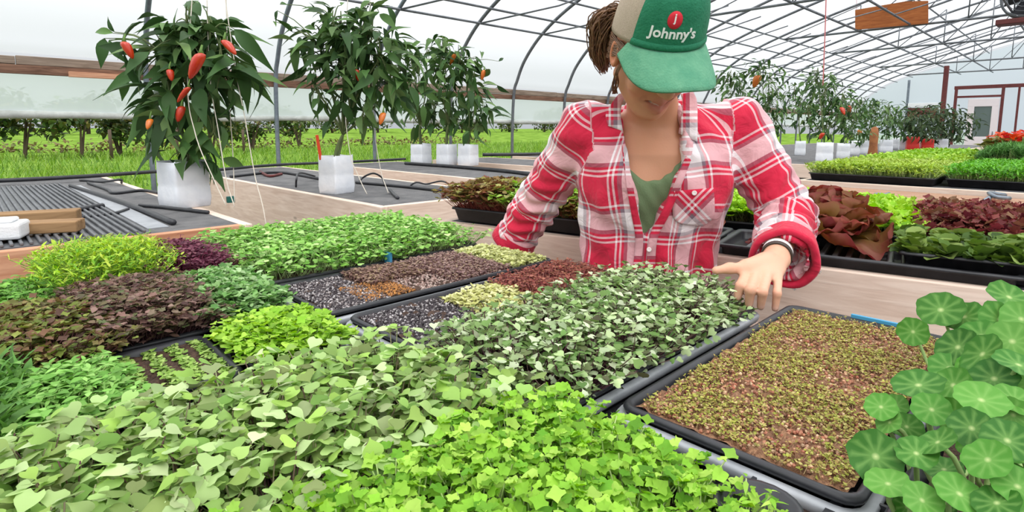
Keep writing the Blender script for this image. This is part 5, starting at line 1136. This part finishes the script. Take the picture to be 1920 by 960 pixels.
def patch(name, rowsL, rowsR, nu, nv, off, th, uvfun, m='plaid', bulge=0, parent=shirt, sm=2, **kw):
    """sheet between two pixel polylines laid on the shirt"""
    A_ = spline(np.array(rowsL, float), nu) if len(rowsL) > 2 else np.linspace(rowsL[0], rowsL[1], nu); B_ = spline(np.array(rowsR, float), nu) if len(rowsR) > 2 else np.linspace(rowsR[0], rowsR[1], nu)
    V, U = [], []
    for i in range(nu):
        for j in range(nv):
            t_ = j / (nv - 1); q = A_[i] * (1 - t_) + B_[i] * t_; V.append(onshirt(q[0], q[1], off + bulge * math.sin(PI * t_) * math.sin(PI * i / (nu - 1)), **kw)); U.append(uvfun(q[0], q[1]))
    V = np.array(V); c_ = np.array([0, 0, CAMZ]); e_ = V - c_; L_ = np.linalg.norm(e_, axis=1).reshape(nu, nv)
    for _ in range(sm): Lp = np.pad(L_, 1, mode='edge'); L_ = .2 * L_ + .2 * (Lp[:-2, 1:-1] + Lp[2:, 1:-1] + Lp[1:-1, :-2] + Lp[1:-1, 2:])
    V = c_ + e_ / np.linalg.norm(e_, axis=1)[:, None] * L_.reshape(-1, 1)
    W, P = thick(V, nu, nv, th); U = np.vstack([U, U]); o = pbuild(W, P, name, M[m], parent, extra={'plaid': np.c_[U, np.zeros(len(U))]}); return o
px2m = 1.36 / FPX
patch('collar', [(1182, 172), (1168, 190), (1164, 215), (1168, 246)], [(1160, 176), (1148, 192), (1136, 214), (1140, 236)], 14, 7, .012, .004, lambda x, y: (x * px2m * 1.0 + .07, y * px2m * .8 + .005), bulge=.008, fallback=1.40, bias=(1.30, 1.43), sm=14)
patch('collar', [(1276, 176), (1280, 195), (1276, 225), (1272, 250)], [(1300, 172), (1307, 190), (1308, 225), (1308, 266)], 14, 7, .012, .004, lambda x, y: (x * px2m * 1.0 + .06, y * px2m * .8 + .0), bulge=.008, fallback=1.40, bias=(1.30, 1.43), sm=14)
patch('collar_facing', [(1270, 256), (1276, 280), (1288, 300)], [(1300, 266), (1299, 280), (1294, 300)], 8, 5, .006, .003, lambda x, y: (.1, y * px2m * .6), bias=(1.28, 1.42))
# collar stand behind the neck
a_ = np.linspace(math.radians(78), math.radians(282), 30); st = []
for z, rr, dz_ in ((0, 1.0, 0), (.02, .97, .006), (.038, 1.0, .010), (.03, 1.1, .016), (-.012, 1.32, .024)): st.append(np.c_[NECK[0] + .068 * rr * np.sin(a_), NECK[1] - .064 * rr * np.cos(a_) * 1.05 + .006, np.full(30, NECK[2] + .004 + z) + .012 * (1 - np.cos(a_)) / 2])
cv, cp = loft(st, close=False); pbuild(cv, cp, 'collar', M['plaid'], shirt, extra={'plaid': np.c_[np.tile(a_ * .068, 5), np.repeat([.02, .03, .04, .05, .08], 30), np.zeros(150)]})
patch('placket', [(1174, 252), (1184, 330), (1196, 395), (1206, 444), (1202, 505)], [(1164, 256), (1172, 332), (1183, 398), (1191, 448), (1186, 508)], 30, 4, .003, .003, lambda x, y: (.012, y * px2m), bias=(1.24, 1.42))
patch('placket', [(1286, 292), (1264, 345), (1241, 396), (1218, 442), (1211, 505)], [(1296, 300), (1276, 352), (1255, 403), (1233, 448), (1228, 508)], 30, 4, .006, .003, lambda x, y: (.047 + .0 * x, y * px2m), bias=(1.24, 1.42))
patch('pocket', [(1264, 358), (1261, 385), (1263, 408), (1276, 420)], [(1338, 352), (1340, 380), (1338, 408), (1318, 424)], 12, 10, .006, .003, lambda x, y: ((x + y) * px2m * .7 + .02, (y - x) * px2m * .7 + .06), bulge=.003)
M['button'] = mat('pearly_button', (232, 220, 216), .25)
for x, y in ((1224, 414), (1217, 468), (1302, 362)):
    p = onshirt(x, y, .011); e = np.array([0, 0, CAMZ]) - p; e /= np.linalg.norm(e); X_ = np.cross(e, [0, 0, 1.]); X_ /= np.linalg.norm(X_); Y_ = np.cross(e, X_); an = np.arange(14) * 2 * PI / 14
    R_ = [p + (np.cos(an)[:, None] * X_ + np.sin(an)[:, None] * Y_) * r_ + e * z_ for r_, z_ in ((.0055, -.004), (.006, 0), (.005, .0015), (.0035, .0008))]; bv, bp_ = loft(R_, True, True, True); pbuild(bv, bp_, 'button', M['button'], shirt)
# rolled cuffs
def cuff(c, ax, r, n_roll, w):
    ax = ax / np.linalg.norm(ax); X_ = np.cross(ax, [0, 0, 1.]); X_ /= np.linalg.norm(X_); Y_ = np.cross(ax, X_); an = np.arange(40) * 2 * PI / 40; R_ = []; U = []
    prf = [(-.6, .84), (-.5, .98), (-.35, 1.06), (-.2, 1.03), (-.1, 1.09), (.05, 1.05), (.16, 1.12), (.32, 1.07), (.42, 1.12), (.5, 1.06), (.5, .93), (.3, .84), (-.1, .8)]
    for z_, k in prf:
        rr = r * k * (1 + .03 * np.sin(an * 3 + 1) + .015 * np.sin(an * 7)); R_.append(c + ax * z_ * w + rr[:, None] * (np.cos(an)[:, None] * X_ + np.sin(an)[:, None] * Y_)); U.append(np.c_[.03 * np.ones(40) + .012 * np.sin(an * 5), np.full(40, .15 + z_ * .012), np.zeros(40)])
    v_, p_ = loft(R_, True); o = pbuild(v_, p_, 'rolled_cuff', M['plaid'], shirt, extra={'plaid': np.concatenate(U)}); return o
cuff(LCF + fd * .0 + np.array([.006, 0, -.002]), fd, .0625, 3, .066)
cuff(RCF, RWR - REL, .060, 3, .05)
# frayed hem threads at the left cuff
mb = MB()
for k in range(120):
    px, py = 1486 + 52 * (k / 119), 541 - 34 * (k / 119) ** 1.3 + rng.uniform(-2, 2); b0 = P3(px - 2, py - 10, 1.20); b1 = P3(px + rng.uniform(-3, 5), py + rng.uniform(-1, 4), 1.20); mb.addp(*tube(toworld(np.array([b0, (b0 + b1) / 2 + rng.normal(0, .001, 3), b1])) - BASE, .0006, 4))
mb.build('frayed_threads', M['white'], shirt)
# ---- tank top
Tk = Field((TC - .2, 1.25, .70), (TC + .2, 1.62, 1.20), .004)
Tk.loftz([(u, cr, cd - .001, a + .005, b_ + .005) for u, cr, cd, a, b_ in BT if u < 1.12], .02)
for s in (-1, 1): Tk.ell(np.array([TC + s * .072, 1.371, 1.005]), np.eye(3), (.066, .050, .062), .03)
sl, G = Tk.win([TC - .3, 1.2, .6], [TC + .3, 1.7, 1.25]); sc = P3(1220, 348, 1.34); zc = sc[2] + .012 + ((G[0] - sc[0]) / .10) ** 2 * .10; Tk.put(sl, zc - G[2], .004, True)
V, F = keep_largest(*Tk.mesh(2)); Nn = vnormals(V, F); V = V + Nn * (.0018 * np.sin(V[:, 0] * 160 + V[:, 2] * 120))[:, None]
pbuild(V, F, 'tank_top', mat('sage_green_jersey', (112, 132, 96), .9, bump=.25, bscale=300))
# ---- trousers and boots
Tr = Field((TC - .25, 1.28, .0), (TC + .25, 1.68, .80), .008)
Tr.loftz([(.62, TC + .006, 1.448, .146, .092), (.70, TC + .006, 1.448, .146, .092), (.76, TC, 1.450, .150, .096)], .02)
for s in (-1, 1): Tr.cone(np.array([TC + s * .080, 1.450, .66]), np.array([TC + s * .095, 1.465, .40]), .084, .062, .03); Tr.cone(np.array([TC + s * .095, 1.465, .40]), np.array([TC + s * .10, 1.475, .10]), .062, .056, .03)
V, F = keep_largest(*Tr.mesh(2)); pbuild(V, F, 'trousers', mat('blue_denim', (58, 68, 92), .85, bump=.3, bscale=200))
M['boot'] = mat('brown_boot_leather', (74, 56, 44), .6)
for s in (-1, 1):
    Bo = Field((TC + s * .10 - .08, 1.24, -.01), (TC + s * .10 + .08, 1.58, .2), .006); c = np.array([TC + s * .10, 1.47, 0]); Bo.cone(c + [0, 0, .06], c + [0, 0, .14], .047, .05, .02); Bo.cone(c + [0, .01, .045], c + [s * .015, -.15, .040], .046, .038, .02)
    sl, G = Bo.win([-9, -9, -9], [9, 9, 9]); Bo.put(sl, G[2] - .004, 0, True); V, F = keep_largest(*Bo.mesh(2)); pbuild(V, F, 'boot', M['boot'])
# ---- hair
M['hair'] = mat('brown_hair', (96, 68, 50), .45, bump=.4, bscale=120, rgb2=(134, 98, 70), vscale=60)
mb = MB()
path = np.array([H(-.04, .025, -.092), H(-.066, .024, -.100), H(-.084, -.004, -.100), H(-.084, -.04, -.094), H(-.076, -.075, -.088), H(-.066, -.10, -.085)])
for k in range(230):
    o_ = rng.normal(0, 1, 3); w_ = np.array([.4, .9, 1.1, 1.0, .8, .5])[:, None] * .0105; wob = rng.normal(0, .0035, (6, 3)); P = spline(path + o_ * w_ + wob, 14); mb.addp(*tube(toworld(P) - BASE, np.linspace(.0020, .0009, 14), 5))
for k in range(130):   # swept back from the temples over the skull below the cap
    s = -1 if k < 85 else 1; y0 = rng.uniform(-.015, .018); P = spline([H(s * .072, y0, .045 + rng.uniform(-.01, .01)), H(s * .081, y0 + .004, .005), H(s * .078, y0 - .02 + rng.uniform(-.02, .02), -.05), H(s * .04, y0 - .02, -.098)], 10) + rng.normal(0, .0012, 3); mb.addp(*tube(toworld(P) - BASE, .0018, 5))
for k in range(60):
    x0 = rng.uniform(-.06, .06); P = spline([H(x0, .0, -.098), H(x0 * .9, -.02, -.104), H(x0 * .6 - .02, -.05, -.098)], 8); mb.addp(*tube(toworld(P) - BASE, .004, 5))
for k in range(34):
    c_ = H(-.082 + rng.normal(0, .005), .0 + rng.normal(0, .006), -.098 + rng.normal(0, .006)); a0 = rng.uniform(0, 6.28); rr_ = rng.uniform(.012, .030); ax2 = rng.normal(0, .3, 2); qq = np.linspace(a0, a0 + 5.0, 14); mb.addp(*tube(toworld(np.array([c_ + rr_ * (math.cos(t_) * (hr + ax2[0] * hf) * .8 + math.sin(t_) * (hu + ax2[1] * hf)) for t_ in qq])) - BASE, .0026, 5))
for k in range(14):
    P = spline([H(-.078, .0, .04), H(-.082, -.03, .03 + rng.uniform(-.01, .01)), H(-.074 + rng.uniform(-.01, .006), -.07, .02), H(-.07 + rng.uniform(-.014, .006), -.10, .015)], 9); mb.addp(*tube(toworld(P) - BASE, .0011, 4))
mb.build('hair', M['hair'], person)
# ---- cap
cap = bpy.data.objects.new('cap', None); COL.objects.link(cap); cap.parent = person; cap['label'] = 'green cap with tan mesh back'
M['capgreen'] = mat('green_cap_twill', (24, 112, 78), .8, bump=.25, bscale=220, rgb2=(40, 128, 92), vscale=25)
M['brimgreen'] = mat('faded_green_brim', (84, 150, 118), .85, bump=.25, bscale=220, rgb2=(104, 164, 130), vscale=30)
M['capmesh'] = mat('tan_cap_mesh', (196, 178, 158), .85, bump=.4, bscale=700, rgb2=(180, 162, 142), vscale=260)
CR = np.array([.089, .142, .108])
def capz(ph): return .030 + .026 * math.cos(ph)
def capP(ph, el, off=0):
    """azimuth 0 = front, el 0 rim .. 1 top"""
    a = el * PI / 2; c, s_ = math.cos(a), math.sin(a); cc = c ** .45; z0 = capz(ph)
    return H((CR[0] + off) * math.sin(ph) * cc, z0 * (1 - el) + el * (.035) + (CR[1] + off - .015) * s_ ** 1.12, (CR[2] + off) * math.cos(ph) * cc - .008)
def dome(ph0, ph1, name, m, k=30):
    V = []; ne = 16
    for off in (0, -.003):
        for i in range(k + 1):
            for j in range(ne + 1): V.append(capP(lerp(ph0, ph1, i / k), j / ne * .985, off - .0012 * (abs(math.sin(3 * lerp(ph0, ph1, i / k))) < .12)))
    n1 = (k + 1) * (ne + 1); P = []
    for o in (0, n1):
        for i in range(k):
            for j in range(ne): a = o + i * (ne + 1) + j; P.append([a, a + 1, a + ne + 2, a + ne + 1] if o else [a, a + ne + 1, a + ne + 2, a + 1])
    for i in range(k): a = i * (ne + 1); P.append([a, a + n1, a + n1 + ne + 1, a + ne + 1])
    return pbuild(np.array(V), np.array(P), name, M[m], cap)
FS = math.radians(60)
dome(-FS, FS, 'front_panel', 'capgreen'); dome(FS, 2 * PI - FS, 'mesh_back', 'capmesh', 44)
V = []; nb_, nl_ = 34, 10
for side in (0, 1):
    for i in range(nb_ + 1):
        ph = lerp(-1.12, 1.12, i / nb_); rim = capP(ph, 0); f = max(0, 1 - abs(ph / 1.12) ** 4.5) ** .6
        for j in range(nl_ + 1):
            t_ = j / nl_; ext = .081 * f * t_; x = math.sin(ph); dirv = hf * math.cos(.26) - hu * math.sin(.26); V.append(rim + HS * (dirv * ext + hr * x * .018 * t_ - hu * (.030 * x * x * t_ + .012 * t_ * t_ * f) - hu * (.0035 * side)))
n1 = (nb_ + 1) * (nl_ + 1); P = []
for o in (0, n1):
    for i in range(nb_):
        for j in range(nl_): a = o + i * (nl_ + 1) + j; q_ = [a, a + nl_ + 1, a + nl_ + 2, a + 1]; P.append(q_ if not o else q_[::-1])
for i in range(nb_): a = i * (nl_ + 1) + nl_; P.append([a, a + n1, a + n1 + nl_ + 1, a + nl_ + 1][::-1]); a = i * (nl_ + 1); P.append([a, a + n1, a + n1 + nl_ + 1, a + nl_ + 1])
pbuild(np.array(V), np.array(P), 'brim', M['brimgreen'], cap)
V = [capP(lerp(-FS, FS, i / 40), e_, o_) for e_, o_ in ((.0, .002), (.03, .004), (.07, .003), (.09, .0)) for i in range(41)]
P = [[e_ * 41 + i, e_ * 41 + i + 1, (e_ + 1) * 41 + i + 1, (e_ + 1) * 41 + i] for e_ in range(3) for i in range(40)]; pbuild(np.array(V), np.array(P), 'seam_band', M['capgreen'], cap)
tb = [H(math.cos(q_) * .008, .035 + CR[1] - .020 + z_, math.sin(q_) * .008 - .008) for z_ in (0, .006) for q_ in np.arange(12) * PI / 6]; pbuild(np.array(tb), [list(range(12, 24))] + [[i, (i + 1) % 12, 12 + (i + 1) % 12, 12 + i] for i in range(12)], 'top_button', M['capgreen'], cap)
# emblem and lettering, laid on the crown
M['red'] = mat('red_embroidery', (214, 40, 56), .7); M['thread'] = mat('white_embroidery', (244, 244, 240), .7)
def oncap(x, y, off): return capP(x / (CR[0] * 1.02), .115 + y / .17, off)
an = np.arange(28) * 2 * PI / 28
def oval(rx, ry, cx, cy, o1, name, m):
    V = [oncap(cx, cy, o1 + .0015)]
    for k in (.5, 1.0): V += [oncap(cx + rx * k * math.cos(q_), cy + ry * k * math.sin(q_), o1 + (.0013 if k < 1 else .0008)) for q_ in an]
    V += [oncap(cx + rx * math.cos(q_), cy + ry * math.sin(q_), -.001) for q_ in an]; P = [[0, 1 + i, 1 + (i + 1) % 28] for i in range(28)] + [[1 + r_ * 28 + i, 29 + r_ * 28 + i, 29 + r_ * 28 + (i + 1) % 28, 1 + r_ * 28 + (i + 1) % 28] for r_ in range(2) for i in range(28)]
    return pbuild(np.array(V), P, name, m, cap)
oval(.0145, .0172, -.024, .0450, .0006, 'emblem', M['red'])
def lettering(txt, size, cx, cy, off, name, m, bold=.0):
    cu = bpy.data.curves.new('lettering', 'FONT'); cu.body = txt; cu.size = size; cu.align_x = 'CENTER'; cu.align_y = 'BOTTOM_BASELINE' if hasattr(cu, 'x') else 'BOTTOM'; cu.offset = bold; cu.extrude = 0; cu.resolution_u = 3
    ob = bpy.data.objects.new('lettering_source', cu); COL.objects.link(ob); dg = bpy.context.evaluated_depsgraph_get(); me = bpy.data.meshes.new_from_object(ob.evaluated_get(dg)); bpy.data.objects.remove(ob); bpy.data.curves.remove(cu)
    bm = bmesh.new(); bm.from_mesh(me); bmesh.ops.triangulate(bm, faces=bm.faces[:]); bmesh.ops.subdivide_edges(bm, edges=[e for e in bm.edges if e.calc_length() > .008], cuts=2); r_ = bmesh.ops.extrude_face_region(bm, geom=bm.faces[:]); up = [g for g in r_['geom'] if isinstance(g, bmesh.types.BMVert)]
    for v in up: v.co.z = 1
    bm.verts.index_update(); V = np.array([oncap(cx + v.co.x, cy + v.co.y, off if v.co.z > .5 else -.001) for v in bm.verts]); P = [[v.index for v in f.verts] for f in bm.faces]; bm.free(); bpy.data.meshes.remove(me)
    return pbuild(V, P, name, m, cap, smooth=False)
lettering("Johnny's", .0275, -.020, .0040, .0012, 'lettering', M['thread'], .0006)
lettering('j', .022, -.024, .0375, .0026, 'emblem_letter', M['thread'], .0004)
# ---- wrist band
wa = (LWR - LEL) / np.linalg.norm(LWR - LEL); X_ = np.cross(wa, [0, 0, 1.]); X_ /= np.linalg.norm(X_); Y_ = np.cross(wa, X_); an = np.arange(33) * 2 * PI / 32; wc = LWR - wa * .016
for r_, w_, o_, nm, m in ((.029, .006, .0, 'bracelet', mat('dark_bracelet', (70, 62, 56), .5)), (.0285, .009, -.014, 'sleeve_lining', M['thread'])):
    prf_ = [(-w_, -.002), (-w_, .0015), (w_, .0015), (w_, -.002), (-w_, -.002)]; R_ = [wc + wa * (o_ + z_) + (r_ + k_) * (np.cos(an[:-1])[:, None] * X_ + np.sin(an[:-1])[:, None] * Y_) for z_, k_ in prf_]; v_, p_ = loft(R_); pbuild(v_, p_, nm, m)
# ================================================================== LIGHT AND CAMERA
w = bpy.data.worlds.new('overcast_sky'); SC.world = w; w.use_nodes = True; nt = w.node_tree; nt.nodes.clear()
out = N(nt, 'ShaderNodeOutputWorld'); bg = N(nt, 'ShaderNodeBackground'); tc = N(nt, 'ShaderNodeTexCoord'); sx = N(nt, 'ShaderNodeSeparateXYZ'); cr = N(nt, 'ShaderNodeValToRGB')
nt.links.new(tc.outputs['Generated'], sx.inputs[0]); nt.links.new(sx.outputs[2], cr.inputs[0])
e = cr.color_ramp.elements; e[0].position = 0.0; e[0].color = (.58, .61, .65, 1); e[1].position = .85; e[1].color = (2.6, 2.6, 2.6, 1)
nt.links.new(cr.outputs[0], bg.inputs[0]); bg.inputs[1].default_value = SKY; nt.links.new(bg.outputs[0], out.inputs[0])
sun = bpy.data.lights.new('soft_sun', 'SUN'); sun.energy = SUN; sun.angle = math.radians(50); sun.color = (1, .98, .95)
so = bpy.data.objects.new('soft_sun', sun); COL.objects.link(so); so.rotation_euler = (math.radians(28), math.radians(-22), 0)
cam = bpy.data.cameras.new('camera'); co = bpy.data.objects.new('camera', cam); COL.objects.link(co); SC.camera = co
cam.sensor_width = 36; cam.lens = FPX / 1920 * 36; cam.shift_y = -(480 - PY) / 1920; cam.clip_start = .03; cam.clip_end = 500
Rv = Vector(rf2w(1, 0, 0)); Fv = Vector(rf2w(0, math.cos(TH), -math.sin(TH))); Uv = Vector(rf2w(0, math.sin(TH), math.cos(TH)))
co.matrix_world = Matrix(((Rv.x, Uv.x, -Fv.x, 0), (Rv.y, Uv.y, -Fv.y, 0), (Rv.z, Uv.z, -Fv.z, CAMZ), (0, 0, 0, 1)))
SC.view_settings.view_transform = 'Standard'; SC.view_settings.look = 'None'; SC.view_settings.exposure = EXPO; SC.view_settings.gamma = 1; SC.view_settings.use_curve_mapping = False
SC.cycles.max_bounces = 8; SC.cycles.transparent_max_bounces = 12; SC.cycles.diffuse_bounces = 3; SC.cycles.caustics_reflective = False; SC.cycles.caustics_refractive = False
SC.cycles.use_denoising = True
